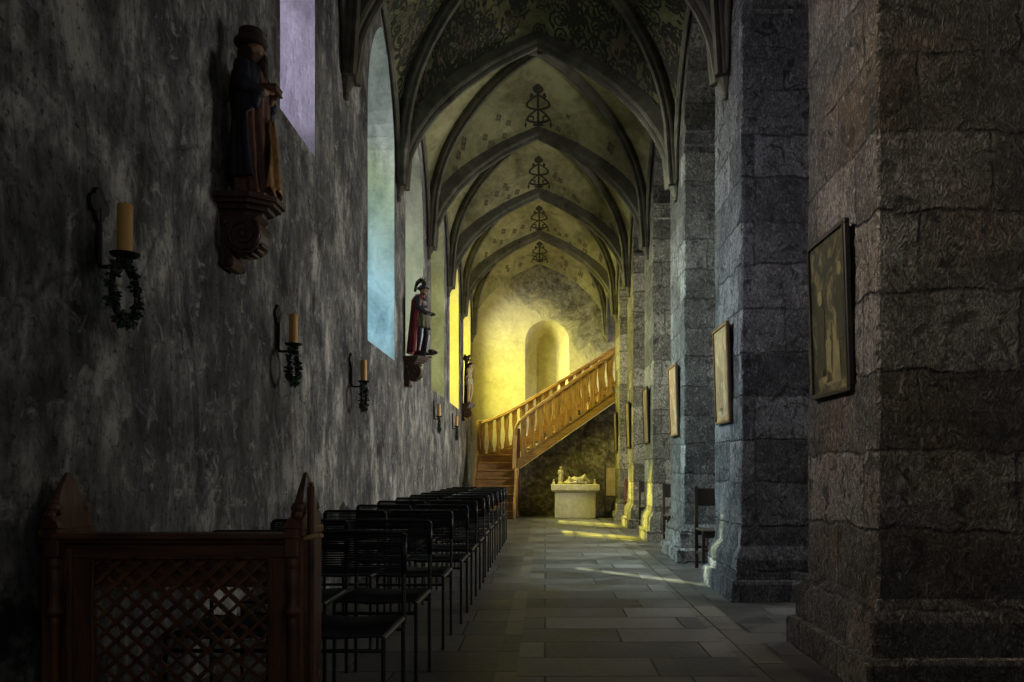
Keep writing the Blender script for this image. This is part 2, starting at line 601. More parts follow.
NAVE = [10, 48, 120, 180, 180, 120, 60]

mb = MB()
ops = []
for (a, b, sill, spr, apex) in WIN:
    ops.append((sill, arch_pts((a + b) / 2, (b - a) / 2, spr, apex - spr)))
wall_face(mb, lambda y, z: (xw(y), y, z), -1.2, END, 0, TOP, ops)
mb2 = MB()
wl = mb.build('wall_left', [M['lwall']])
tag(wl, kind='structure')

for i, (a, b, sill, spr, apex) in enumerate(WIN):
    c, hw = (a + b) / 2, (b - a) / 2
    ih = hw - .17
    outer = [(a, sill)] + arch_pts(c, hw, spr, apex - spr) + [(b, sill)]
    inner = [(c - ih, sill + .42)] + arch_pts(c, ih, spr - .05, apex - spr - .12) + [(c + ih, sill + .42)]
    mb = MB()
    vo = [(xw(y), y, z) for y, z in outer]
    vi = [(xw(y) - GL_T, y, z) for y, z in inner]
    n = len(outer)
    mb.add(vo + vi, [(k, (k + 1) % n, n + (k + 1) % n, n + k) for k in range(n)])
    w = mb.build('window_%d' % (i + 1), [m_reveal('light_tinted_plaster_%d' % i, *REV[i])])
    tag(w, kind='structure')
    # glass
    gm = MB()
    gm.add([(xw(c) - GL_T - .01, y, z) for y, z in inner], [tuple(range(n))])
    gm.build('glass_pane', m_glass('tinted_glass_%d' % i, *GLASS[i]), w)
    # stone mullion, lead bars
    fm = MB()
    xg = xw(c) - GL_T
    fm.box(xg - .05, xg + .03, c - .045, c + .045, sill + .42, apex - .2)
    z = sill + .9
    while z < spr:
        fm.box(xg - .02, xg + .01, c - ih, c + ih, z, z + .025)
        z += .55
    fm.build('mullion', M['lead'], w)

# daylight beyond each left window
def area(name, loc, sx, sy, power, col, rot):
    l = bpy.data.lights.new(name, 'AREA')
    l.shape = 'RECTANGLE'
    l.size, l.size_y = sx, sy
    l.energy = power
    l.color = col
    o = bpy.data.objects.new(name, l)
    COL.objects.link(o)
    o.location = loc
    o.rotation_euler = rot
    return o

for i, (a, b, sill, spr, apex) in enumerate(WIN):
    c = (a + b) / 2
    # area light faces +X and slightly down, as open sky does
    area('daylight', (xw(c) - GL_T - .38, c, (sill + apex) / 2 + .35), (apex - sill) * .95, (b - a) * 1.05, POWER[i], (1, .98, .94), (0, math.radians(-90 + (24 if i > 4 else 30)), 0)).data.spread = 1.75 if i > 4 else 1.5


# fill lamps added in the windowless nave to brighten the left wall
for k in range(-1, 6):
    yc = NEAR[0] + 2.85 * k + PLEN + .88
    area('nave_fill', (5.5, yc + 1.15, 2.9), 2.2, 1.4, NAVE[k + 1], (1, .97, .90), (0, math.radians(90 - 6), 0)).data.spread = 2.0


# ------------------------------------------------------------------ right arcade wall above the pillars
mb = MB()
ops = []
IMP = 5.19
for k in range(-1, 6):
    y0 = NEAR[k] + PLEN if k >= 0 else NEAR[0] - 2.85 + PLEN
    y1 = NEAR[k + 1] if k < 5 else END - .02
    ops.append((IMP, arch_pts((y0 + y1) / 2, (y1 - y0) / 2, IMP, 1.05, 10)))
Y0W = NEAR[0] - 2.85
wall_face(mb, lambda y, z: (XR, y, z), Y0W, END, IMP, TOP, ops)
wall_face(mb, lambda y, z: (XR + PLEN, y, z), Y0W, END, IMP, TOP, ops)
for zb, arc in ops:
    for (ya, za), (yb, zb2) in zip(arc, arc[1:]):
        mb.add([(XR, ya, za), (XR, yb, zb2), (XR + PLEN, yb, zb2), (XR + PLEN, ya, za)], [(0, 1, 2, 3)])
tag(mb.build('wall_right', [M['arcade']], uv=True), kind='structure')

# nave beyond the arcade
mb = MB()
mb.add([(5.6, -1.2, 0), (5.6, END, 0), (5.6, END, TOP), (5.6, -1.2, TOP)], [(0, 1, 2, 3)])
tag(mb.build('wall_nave', [M['nave']]), kind='structure')
mb = MB()
mb.add([(XR + PLEN, -1.2, TOP - .01), (5.6, -1.2, TOP - .01), (5.6, END, TOP - .01), (XR + PLEN, END, TOP - .01)], [(0, 1, 2, 3)])
mb.add([(xw(0) - .6, -1.2, TOP), (XR + PLEN, -1.2, TOP), (XR + PLEN, END, TOP), (xw(0) - .6, END, TOP)], [(0, 1, 2, 3)])
tag(mb.build('ceiling_nave', [M['nave']]), kind='structure')


# ------------------------------------------------------------------ pillars
ORD = ['first', 'second', 'third', 'fourth', 'fifth', 'sixth']
PILLAR_LABEL = [
    'nearest rough stone pillar, filling the right edge beside the dark framed picture',
    'second stone pillar of the right arcade, bluish grey, carrying the tan picture',
    'third stone pillar from the front, pale greenish aisle face and a leaning tan picture',
    'fourth stone pillar from the front, sunlit yellowish foot, dark slim picture',
    'fifth stone pillar from the front, narrow and yellow lit',
    'farthest stone pillar, right beside the wooden staircase',
]
for k, yn in enumerate(NEAR):
    p = thing('stone_pillar', (XR + PLEN / 2, yn + PLEN / 2, 0), PILLAR_LABEL[k], 'pillar', 'stone pillars of the right arcade')
    h = PLEN / 2
    rr = random.Random(30 + k)
    def rect(e, z, jit=0.0):
        # corners slightly worn
        c = .012
        pts = []
        q = h + e
        for (sx, sy) in ((-1, -1), (1, -1), (1, 1), (-1, 1)):
            if sx * sy > 0:
                pts += [(sx * q, sy * (q - c), z), (sx * (q - c), sy * q, z)]
            else:
                pts += [(sx * (q - c), sy * q, z), (sx * q, sy * (q - c), z)]
        return [(x + rr.uniform(-jit, jit), y + rr.uniform(-jit, jit), zz) for x, y, zz in pts]
    zz = [.44 + .12 * i for i in range(int((IMP - .44) / .12))] + [IMP - .22]
    s = MB().loft([rect(0, z, .005 if k < 3 else .002) for z in zz], False)
    s.build('shaft', M['stone'][k], p, uv=True)
    s = MB().loft([rect(.11, 0, .004), rect(.11, .15, .004), rect(.10, .175, .003), rect(.062, .18, .003), rect(.06, .35, .003), rect(.045, .385, .003), rect(.0, .46)], True)
    s.build('plinth', M['stone'][k], p, uv=True)
    # impost: mouldings towards the two openings only
    s = MB()
    prof = [(h, IMP - .26), (h + .02, IMP - .22), (h + .05, IMP - .20), (h + .055, IMP - .16), (h + .10, IMP - .09), (h + .12, IMP - .07), (h + .12, IMP)]
    poly = [(y, z) for y, z in prof] + [(-y, z) for y, z in prof[::-1]]
    s.prism(poly, lambda a, b, d: (d, a, b), -h - .006, h + .02)
    s.build('impost', M['stone'][k], p, uv=True)


# ------------------------------------------------------------------ vault
F_T = [(0, 1.0), (.15, .935), (.35, .838), (.58, .685), (.75, .535), (.85, .41), (.92, .30), (.97, .175), (1.0, 0)]
F_D = [(0, 1.0), (.12, .98), (.25, .95), (.40, .895), (.53, .83), (.65, .755), (.76, .665), (.85, .565), (.92, .45), (.97, .29), (1.0, 0)]
F_W = [(0, 1.0), (.15, .95), (.35, .87), (.58, .735), (.75, .59), (.85, .46), (.92, .34), (.97, .2), (1.0, 0)]
RT, RD, RW = 1.83, 2.45, 1.75


def web(u, v, y0, y1):
    """point of the vault web; u,v in [-1,1] across / along the bay"""
    y = lerp(y0, y1, (v + 1) / 2)
    xl = xw(y)
    x = lerp(xl, XR, (u + 1) / 2)
    au, av = abs(u), abs(v)
    if av >= au:
        a = ZS + RD * table(F_D, au)
        b = ZS + RT * table(F_T, au)
        s = (av - au) / (1 - au) if au < .9999 else 0
    else:
        a = ZS + RD * table(F_D, av)
        b = ZS + RW * table(F_W, av)
        s = (au - av) / (1 - av) if av < .9999 else 0
    z = lerp(a, b, s) + .10 * s * (1 - s)
    return Vector((x, y, z))


NV = 28
def tpar(i, n):
    # denser near the edges where the web steepens
    t = -1 + 2 * i / n
    return math.sin(t * PI / 2) * .55 + t * .45

vm = MB()
for bi, (y0, y1) in enumerate(zip(BAYS, BAYS[1:])):
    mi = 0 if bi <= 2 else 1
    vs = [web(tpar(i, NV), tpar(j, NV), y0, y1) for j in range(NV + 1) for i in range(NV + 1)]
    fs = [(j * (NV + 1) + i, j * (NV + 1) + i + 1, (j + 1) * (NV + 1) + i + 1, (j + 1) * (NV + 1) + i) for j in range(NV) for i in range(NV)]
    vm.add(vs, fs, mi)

# painted ornament: thin paint standing 3 mm off the web, part of the ceiling mesh
def paint_strip(pts, wd, bay, mi, sector=1):
    """pts: (a metres across from the crown line, b metres back from the far arch)"""
    y0, y1 = bay
    ln = (y1 - y0) / 2
    def P(a, b):
        if abs(sector) == 2:        # webs beside the wall and the arcade: a along the bay, b from the wall
            ym = (y0 + y1) / 2 + a
            hwx = (XR - xw(ym)) / 2
            q = web(math.copysign(1 - b / hwx, sector), max(-.995, min(.995, a / ln)), y0, y1)
            return q + Vector((0, 0, -.006))
        y = y1 - b if sector > 0 else y0 + b
        hwx = (XR - xw(y)) / 2
        q = web(max(-.995, min(.995, a / hwx)), sector * (1 - b / ln), y0, y1)
        return q + Vector((0, 0, -.006))
    L, Rr = [], []
    for i, (a, b) in enumerate(pts):
        a0, b0 = pts[max(0, i - 1)]
        a1, b1 = pts[min(len(pts) - 1, i + 1)]
        da, db = a1 - a0, b1 - b0
        l = math.hypot(da, db) or 1
        w_ = wd[i] if isinstance(wd, list) else wd
        L.append(P(a - db / l * w_, b + da / l * w_))
        Rr.append(P(a + db / l * w_, b - da / l * w_))
    n = len(pts)
    vm.add(L + Rr, [(i, i + 1, n + i + 1, n + i) for i in range(n - 1)], mi)


def paint_blob(a, b, ra, rb, bay, mi, sector=1):
    pts = [(a, b - rb + 2 * rb * i / 6) for i in range(7)]
    paint_strip(pts, [max(.004, ra * math.sin(PI * i / 6)) for i in range(7)], bay, mi, sector)


def urn(bay, sc_=1.0, off=.10):
    # a painted vase with scrolls and a flower head over the crown of the arch
    B = lambda b: off + b * sc_
    paint_blob(0, B(.62), .085 * sc_, .09 * sc_, bay, 2)
    paint_strip([(0, B(.0)), (0, B(.62))], .018, bay, 2)
    paint_strip([(-.08, B(.03)), (.08, B(.03))], .02, bay, 2)
    for sg in (-1, 1):
        paint_strip([(sg * (.02 + .15 * sc_ * math.sin(t * PI)), B(.05 + .22 * t)) for t in [i / 8 for i in range(9)]], .017, bay, 2)
        paint_strip([(sg * (.02 + .16 * sc_ * math.sin(t * PI)), B(.27 + .24 * t)) for t in [i / 8 for i in range(9)]], .017, bay, 2)
        sp = []
        for i in range(15):
            th = i / 14 * 2.0 * PI
            r = .075 * sc_ * (1 - i / 18)
            sp.append((sg * (.12 * sc_ + r * math.cos(th)), B(.13 + 0) + r * math.sin(th)))
        paint_strip(sp, .013, bay, 2)
        paint_blob(sg * .20 * sc_, B(.08), .02, .05, bay, 2)
        paint_blob(sg * .10 * sc_, B(.52), .028, .05, bay, 2)
        paint_blob(sg * .17 * sc_, B(.40), .018, .04, bay, 2)


def flower(a, b, bay, r=.055):
    for q in range(4):
        th = q * PI / 2 + .4
        paint_blob(a + r * .6 * math.cos(th), b + r * .6 * math.sin(th), r * .5, r * .5, bay, 3)


rr = random.Random(5)
for bi in range(3, len(BAYS) - 1):
    bay = (BAYS[bi], BAYS[bi + 1])
    urn(bay, 1.0)
    for q in range(9):
        a = rr.choice((-1, 1)) * rr.uniform(.28, 1.45)
        b = rr.uniform(.06, .06 + .55 * (1 - abs(a) / 1.75))
        flower(a, b, bay, rr.uniform(.035, .06))
    for q in range(5):
        flower(rr.choice((-1, 1)) * rr.uniform(.3, 1.2), rr.uniform(.06, .3), bay, .045)
# acanthus scrollwork covering the front bays
for bi in (1, 2):
    bay = (BAYS[bi], BAYS[bi + 1])
    for sec in (1, -1, 2, -2):
        for q in range(230):
            a = rr.uniform(-1.55, 1.55)
            b = rr.uniform(.02, 1.0) * max(.08, 1.42 * (1 - abs(a) / 1.76) - .04)
            r0 = rr.uniform(.045, .12)
            sg, ph = rr.choice((-1, 1)), rr.uniform(0, 6.28)
            lim = 1.42 * (1 - abs(a) / 1.76)
            sp = []
            for i in range(16):
                th = i / 15 * 3.3 * PI
                r = r0 * (1 - i / 17)
                aa, bb = a + r * math.cos(sg * th + ph), b + r * math.sin(sg * th + ph)
                sp.append((aa, min(max(.01, bb), max(.02, 1.4 * (1 - abs(aa) / 1.8)))))
            paint_strip(sp, [.014 * (1 - .5 * i / 15) for i in range(16)], bay, rr.choice((2, 2, 3)), sec)
            for w_ in range(3):
                th = rr.uniform(0, 6.28)
                bb = b + r0 * 1.25 * math.sin(th)
                if .03 < bb < lim - .05:
                    paint_blob(a + r0 * 1.25 * math.cos(th), bb, .018, .032, bay, 2, sec)

ceil = vm.build('ceiling', [M['vault_dark'], M['vault'], M['paint_dark'], M['paint_brown']], smooth=True, angle=.7)
tag(ceil, kind='structure')

# ribs: moulded section swept along each arch
RIB = [(.17, .078), (.0, .078), (-.025, .062), (-.035, .042), (-.06, .037), (-.085, .022), (-.085, -.022), (-.06, -.037), (-.035, -.042), (-.025, -.062), (.0, -.078), (.17, -.078)]


def sweep(name, path, bdir, sec=RIB, scale=1.0, mat=None):
    m = MB()
    bdir = Vector(bdir).normalized()
    rings = []
    ctr = (path[0] + path[-1]) / 2 - Vector((0, 0, .6))
    for i, p in enumerate(path):
        t = (path[min(i + 1, len(path) - 1)] - path[max(i - 1, 0)]).normalized()
        nrm = bdir.cross(t)
        if nrm.dot(p - ctr) < 0:
            nrm = -nrm
        rings.append([p + (nrm * a + bdir * b) * scale for a, b in sec])
    m.loft(rings, True)
    return m.build(name, mat or M['rib'], ceil, uv=True)


TS = [-1 + 2 * i / 48 for i in range(49)]
TS = [math.copysign(abs(t) ** .8, t) for t in TS]
for k, y in enumerate(CEN):
    hwx, xc = (XR - xw(y)) / 2, (XR + xw(y)) / 2
    # keep the outward normal stable by mirroring halves around the apex
    path = [Vector((xc + hwx * .98 * t, y, ZS - .065 + (RT - .0) * table(F_T, abs(t)))) for t in TS]
    path = [path[0] + Vector((0, 0, -.04))] + path + [path[-1] + Vector((0, 0, -.04))]
    sweep('transverse_rib', path, (0, 1, 0))
for (y0, y1) in zip(BAYS, BAYS[1:]):
    for sg in (1, -1):
        path = []
        for t in TS:
            q = web(t * .97, sg * t * .97, y0, y1)
            c = web(0, 0, y0, y1)
            path.append(Vector((lerp(c.x, q.x, .99), lerp(c.y, q.y, .975), ZS - .07 + RD * table(F_D, abs(t)))))
        d = path[-1] - path[0]
        sweep('diagonal_rib', path, (-d.y, d.x, 0), scale=.86)
    # wall ribs along both sides
    for side in (-1, 1):
        path = []
        for t in TS:
            y = lerp(y0, y1, (t * .93 + 1) / 2)
            x = (xw(y) + .03) if side < 0 else XR - .03
            path.append(Vector((x, y, ZS - .03 + RW * table(F_W, abs(t)))))
        sweep('wall_rib', path, (1, 0, 0), scale=.42)
# corbels under the rib springings
for y in CEN + [END - .03]:
    for side in (-1, 1):
        x = xw(y) if side < 0 else XR
        m = MB()
        prof = [(.015, -.17), (.06, -.16), (.075, -.13), (.055, -.11), (.10, -.06), (.135, -.02), (.15, .0), (.15, .035), (.13, .05), (.13, .11)]
        m.lathe([(r, z + .0) for r, z in prof], (x - side * .012, y, 4.66), 12, 0, .58, .62)
        m.build('corbel', M['rib'], ceil, smooth=False, uv=True)
# responds: slim ribs of plaster on the left wall below the corbels


# ------------------------------------------------------------------ end wall with a splayed blind niche
mb = MB()
nz0, nsp = 1.9, 4.5
oc, ohw, ic, ihw = .055, .585, .035, .265
arc_o = arch_pts(oc, ohw, nsp, .59, 10, False)
arc_i = arch_pts(ic, ihw, nsp - .12, .36, 10, False)
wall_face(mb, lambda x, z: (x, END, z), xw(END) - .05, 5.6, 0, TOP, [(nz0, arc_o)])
outer = [(oc - ohw, nz0)] + arc_o + [(oc + ohw, nz0)]
inner = [(ic - ihw, nz0 + .1)] + arc_i + [(ic + ihw, nz0 + .1)]
n = len(outer)
mb.add([(x, END, z) for x, z in outer] + [(x, END + .5, z) for x, z in inner], [(k, (k + 1) % n, n + (k + 1) % n, n + k) for k in range(n)])
mb.add([(x, END + .5, z) for x, z in inner], [tuple(range(n))], 0)
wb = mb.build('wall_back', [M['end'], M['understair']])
tag(wb, kind='structure')


# ------------------------------------------------------------------ floor
mb = MB()
xs = [(-2.2, -.27, 1), (-.27, -.155, 2), (-.155, 1.14, 0), (1.14, 1.376, 2), (1.376, 5.6, 3)]
for a, b, mi in xs:
    mb.add([(a, -1.2, 0), (b, -1.2, 0), (b, END, 0), (a, END, 0)], [(0, 1, 2, 3)], mi)
fl = mb.build('floor', [M['flags'], M['flags_dark'], M['flags_strip'], M['flags_small']], uv=True)
tag(fl, kind='structure')


# ------------------------------------------------------------------ black strand chairs in two files
CW, CD = .425, .45


def make_chair():
    root = thing('strand_chair', (0, 0, 0), 'x', 'chair', 'black strand chairs in rows along the left wall')
    # local: faces -Y, back posts at y=0, seat front at y=-CD; origin at floor, centre in x
    h = CW / 2 - .011
    r = .0098
    m = MB(); m.tube([(-h, 0, 0), (-h, 0, .45), (-h, .012, .816), (-h + .003, .012, .826), (-h + .012, .012, .83), (h - .012, .012, .83), (h - .003, .012, .826), (h, .012, .816), (h, 0, .45), (h, 0, 0)], r, 8)
    m.build('back_frame', M['black_metal'], root, True, angle=.9)
    m = MB()
    m.tube([(-h, 0, .445), (-h, -CD, .445)], r, 8)
    m.tube([(h, 0, .445), (h, -CD, .445)], r, 8)
    m.tube([(-h, -CD, .40), (h, -CD, .40)], r * .85, 8)
    m.tube([(-h, -.01, .40), (h, -.01, .40)], r * .85, 8)
    m.build('seat_frame', M['black_metal'], root, True, angle=.9)
    for sx in (-1, 1):
        m = MB(); m.tube([(sx * h, -CD, 0), (sx * h, -CD, .447)], r, 8)
        m.ball((sx * h, -CD, .006), (.014, .014, .008), 8)
        m.build('leg', M['black_metal'], root, True, angle=.9)
    m = MB()
    nst = 34
    for i in range(nst):
        y = -.014 - (CD - .02) * i / (nst - 1)
        sag = -.006
        m.tube([(-h - .004, y, .450), (-h + .02, y, .459), (0, y, .456 + sag), (h - .02, y, .459), (h + .004, y, .450)], .0072, 5)
    m.build('seat', M['pvc'], root, True)
    m = MB()
    for i in range(17):
        z = .65 + .165 * i / 16
        yb = .012 * min(1, (z - .45) / .35)
        m.tube([(-h - .003, yb, z), (-h + .012, yb - .010, z), (0, yb + .004, z), (h - .012, yb - .010, z), (h + .003, yb, z)], .0043, 5)
    for sx in (-1, 1):
        m.tube([(sx * h, .007, .645), (sx * h, .012, .82)], .0145, 8)
    m.build('backrest', M['pvc'], root, True)
    return root


ROWS = [3.66, 4.49, 5.50, 6.36, 7.2, 8.05, 8.9, 9.75, 10.6, 11.45, 12.3, 13.1]
RORD = ['first', 'second', 'third', 'fourth', 'fifth', 'sixth', 'seventh', 'eighth', 'ninth', 'tenth', 'eleventh', 'farthest']
proto = make_chair()
first = True
cr = random.Random(3)
for k, y in enumerate(ROWS):
    for side in (0, 1):
        o = proto if first else copy_tree(proto)
        first = False
        xr = -.63 + (.0 if k < 2 else cr.uniform(.0, .02)) + (.03 if k > 2 else .01) - .002 * k
        x = xr - CW / 2 - side * .452
        o.location = (x, y + cr.uniform(-.015, .015), 0)
        o.rotation_euler = (0, 0, cr.uniform(-.008, .008))
        where = 'aisle-side black strand chair' if side == 0 else 'wall-side black strand chair'
        if k == 0:
            o['label'] = where + ' of the nearest row, just behind the carved pew front'
        elif k == 11:
            o['label'] = where + ' of the farthest row, towards the wooden staircase'
        else:
            o['label'] = '%s in the %s row counted from the pew front' % (where, RORD[k])


# ------------------------------------------------------------------ carved pew front with a lattice panel
pew = thing('pew_front', (-1.315, 2.93, 0), 'carved dark wooden pew front with diamond lattice panel and pointed finials', 'pew')
PX, PY = -1.315, 2.93


def pl(m):
    m.v = [(x - PX, y - PY, z) for x, y, z in m.v]
    return m

L0, L1, D0 = -1.715, -.908, 2.90
# top rail: moulded
m = MB()
prof = [(-.045, .885), (-.05, .875), (-.05, .868), (-.035, .86), (-.03, .850), (-.012, .842), (-.012, .80), (.03, .80), (.03, .86), (.05, .87), (.05, .885)]
m.prism(prof, lambda a, b, d: (d, D0 + a, b), L0 + .0, L1 + .01)
pl(m).build('top_rail', M['old_wood_h'], pew)
m = MB().box(L0, -1.597, D0 - .01, D0 + .03, .02, .80, 0, .006)
m.box(-1.684, -1.664, D0 - .022, D0 - .01, .02, .835, 0, .004)
pl(m).build('stile', M['old_wood'], pew)
m = MB().box(-.968, L1, D0 - .01, D0 + .03, .02, .80, 0, .006)
m.box(-.966, -.958, D0 - .018, D0 - .01, .02, .80, 0, .003)
pl(m).build('stile', M['old_wood'], pew)
m = MB().box(-1.597, -.968, D0 - .012, D0 + .03, .02, .13, 0, .006)
pl(m).build('bottom_rail', M['old_wood_h'], pew)
# lattice: two layers of crossing laths with diamond openings, solid board behind the top band
m = MB()
xa, xb, za, zb = -1.597, -.968, .13, .80
per, hw_ = .0745, .0125
slope = .90
def lath(sign, d0, d1):
    ln = (zb - za) / slope
    kmin = int((xa - ln) / per) - 2
    for k in range(kmin, int((xb + ln) / per) + 3):
        x0 = k * per
        # centre line x = x0 + sign*(z-za)/slope, clipped to the opening
        pts = []
        z_lo, z_hi = za, zb
        xl = lambda z: x0 + sign * (z - za) / slope
        # solve for z bounds inside [xa,xb]
        zs_ = sorted([za + sign * (xa - x0) * slope, za + sign * (xb - x0) * slope])
        z_lo, z_hi = max(z_lo, zs_[0]), min(z_hi, zs_[1])
        if z_hi - z_lo < .004:
            continue
        w_ = .0158
        poly = [(xl(z_lo) - w_, z_lo), (xl(z_lo) + w_, z_lo), (xl(z_hi) + w_, z_hi), (xl(z_hi) - w_, z_hi)]
        poly = [(min(max(a, xa), xb), b) for a, b in poly]
        m.prism(poly, lambda a, b, d: (a, d, b), d0, d1)
lath(1, D0 - .002, D0 + .010)
lath(-1, D0 + .006, D0 + .018)
pl(m).build('lattice', M['lat_wood'], pew)
m = MB().box(xa, xb, D0 + .020, D0 + .030, .690, .80)
pl(m).build('backing_board', M['old_wood_h'], pew)
m = MB()
m.box(xa, xb, D0 - .016, D0 - .006, .792, .804, 0, .003)
m.box(xa - .004, xa + .008, D0 - .016, D0 - .006, .13, .80, 0, .003)
m.box(xb - .008, xb + .004, D0 - .016, D0 - .006, .13, .80, 0, .003)
pl(m).build('panel_moulding', M['old_wood'], pew)
# turned corner posts
for x in (-1.722, -.885):
    m = MB()
    prof = [(.028, 0), (.028, .09), (.020, .10), (.026, .12), (.019, .14), (.0165, .30), (.018, .56), (.022, .575), (.017, .59), (.031, .603), (.033, .612), (.031, .621), (.023, .632), (.021, .66), (.025, .70), (.027, .74), (.022, .76), (.028, .775), (.025, .79), (.020, .80)]
    m.lathe(prof, (x, D0 - .02, 0), 14)
    m.box(x - .026, x + .026, D0 - .046, D0 + .006, .80, .905, 0, .006)
    m.box(x - .031, x + .031, D0 - .051, D0 + .010, .868, .876, 0, .003)
    # little gable on the block
    m.prism([(-.028, .905), (.028, .905), (.020, .925), (0, .945), (-.020, .925)], lambda a, b, d: (x + a, d, b), D0 - .046, D0 + .006)
    pl(m).build('post', M['old_wood'], pew, True, angle=.6)
# end boards with ogee pointed finials, scrolls at the shoulders
for sx, (x0, x1) in ((-1, (-1.765, -1.715)), (1, (-.897, -.847))):
    yb0, yb1 = 2.865, 3.115
    m = MB()
    m.box(x0, x1, yb0, yb1, 0, .90, 0, .008)
    m.box(x0 - .006, x1 + .006, yb0 - .006, yb1 + .006, .872, .90, 0, .005)
    eb = pl(m).build('end_board', M['old_wood'], pew)
    yc = (yb0 + yb1) / 2
    m = MB()
    half = [(.122, .90), (.120, .93), (.098, .94), (.070, .955), (.066, .985), (.060, 1.01), (.046, 1.036), (.024, 1.066), (.003, 1.094)]
    rings = []
    for a, b in half:
        th = .022 * (1 - .85 * max(0, min(1, (b - .985) / .123)))
        xm = (x0 + x1) / 2
        rings.append([(xm - th, yc - a, b), (xm + th, yc - a, b), (xm + th, yc + a, b), (xm - th, yc + a, b)])
    m.loft(rings, True)
    # raised rim along the point
    for s2 in (-1, 1):
        m.tube([((x0 + x1) / 2, yc + s2 * a, b) for a, b in half[3:]], [.020, .020, .018, .015, .011, .008], 8)
    m.tube([(x1 - .008, yc, .92), (x1 - .014, yc, 1.03), ((x0 + x1) / 2, yc, 1.09)], .010, 6)
    pl(m).build('finial', M['old_wood'], eb, True, angle=.5)
    for s2 in (-1, 1):
        m = MB()
        m.ball(((x0 + x1) / 2, yc + s2 * .092, .972), (.026, .024, .026), 12)
        m.ball(((x0 + x1) / 2, yc + s2 * .108, .948), (.022, .020, .022), 10)
        m.ball(((x0 + x1) / 2, yc + s2 * .082, .994), (.018, .014, .014), 10)
        pl(m).build('scroll', M['old_wood'], eb, True)
m = MB().box(-.842, -.818, 2.895, 2.925, 0, 1.055, 0, .008)
m.prism([(-.842, 1.055), (-.818, 1.055), (-.830, 1.066)], lambda a, b, d: (a, d, b), 2.897, 2.923)
pl(m).build('door_stile', M['old_wood'], pew)
m = MB().tube([(-.858, 2.882, .862), (-.82, 2.88, .872), (-.79, 2.882, .876)], [.008, .010, .007], 8)
m.ball((-.788, 2.882, .876), (.011, .011, .009), 8)
tag(pl(m).build('latch', M['stair_light'], pew, True), 'pale wooden latch')


# ------------------------------------------------------------------ wall sconces, candles and wreaths
def make_sconce(x, y, z, label):
    """(x,y,z): middle of the pan"""
    wx = xw(y)
    s = thing('wall_sconce', (wx, y, z - .05), label, 'sconce', 'iron candle sconces on the left wall')
    a = x - wx
    m = MB()
    # quatrefoil plate
    for dy, dz in ((0, .034), (0, -.034), (.034, 0), (-.034, 0)):
        m.lathe([(.0, -.008), (.038, -.008), (.036, .010), (.0, .014)], (0, 0, 0), 14)
        o = len(m.v) - 14 * 4
        m.v[o:] = [(vz + .008, vy + dy, vx + dz + .255) for vx, vy, vz in m.v[o:]]
    m.build('wall_plate', M['iron'], s)
    m = MB()
    m.tube([(.014, 0, .24), (.013, 0, .10), (.013, 0, .03), (.018, 0, .010), (.035, 0, .006), (a * .7, 0, .008), (a * .92, 0, .012), (a, 0, .025), (a, 0, .045)], [.011, .013, .010, .010, .009, .008, .008, .008, .009], 8)
    m.build('bracket_arm', M['iron'], s, True, angle=.8)
    m = MB()
    m.lathe([(.0, .036), (.018, .036), (.046, .046), (.056, .054), (.058, .060), (.054, .060), (.042, .052), (.0, .050)], (a, 0, 0), 22)
    m.build('drip_pan', M['iron'], s, True, angle=.8)
    return s


def make_candle(x, y, z, h, label):
    c = thing('candle', (x, y, z + .003), label, 'candle', 'amber candles on the wall sconces')
    m = MB().lathe([(.0, 0), (.030, 0), (.030, h * .3), (.0295, h * .8), (.030, h - .008), (.027, h), (.020, h - .004), (.0, h - .010)], (0, 0, 0), 20)
    wb_ = m.build('wax_body', M['wax'], c, True, angle=.8)
    m = MB().tube([(0, 0, h - .012), (0, .001, h + .004), (.002, .002, h + .012)], .0022, 6)
    m.build('wick', M['wick'], wb_)
    return c


def make_wreath(x, y, z, seed, label):
    """leafy ring lying parallel to the wall, hung below the pan; (x,y,z) its top"""
    w = thing('leaf_wreath', (x, y, z), label, 'wreath', 'green wreaths hanging from the sconces')
    q = random.Random(seed)
    ra, rb = .100, .118
    cz = -.135
    m = MB()
    ring = [(0, ra * math.sin(t), cz + rb * math.cos(t)) for t in [2 * PI * i / 30 for i in range(30)]]
    m.tube(ring, .012, 6, closed=True)
    tr = m.build('twig_ring', M['bark'], w)
    m = MB().tube([(0, 0, .012), (0, .004, -.02)], .004, 5)
    m.build('hanging_loop', M['bark'], w)
    m = MB()
    for i in range(330):
        t = q.uniform(0, 2 * PI)
        c = Vector((0, ra * math.sin(t), cz + rb * math.cos(t)))
        d = Vector((q.gauss(0, 1), q.gauss(0, 1), q.gauss(0, 1))).normalized()
        up = d.cross(Vector((q.gauss(0, 1), q.gauss(0, 1), q.gauss(0, 1)))).normalized()
        side = d.cross(up)
        l = q.uniform(.019, .033)
        wd = l * .36
        p0 = c + d * q.uniform(.006, .014)
        m.add([p0, p0 + d * l * .5 + side * wd + up * .002, p0 + d * l, p0 + d * l * .5 - side * wd + up * .002, p0 + d * l * .5 - up * .002],
              [(0, 1, 4), (1, 2, 4), (2, 3, 4), (3, 0, 4)])
    m.build('leaves', M['leaf'], tr)
    return w


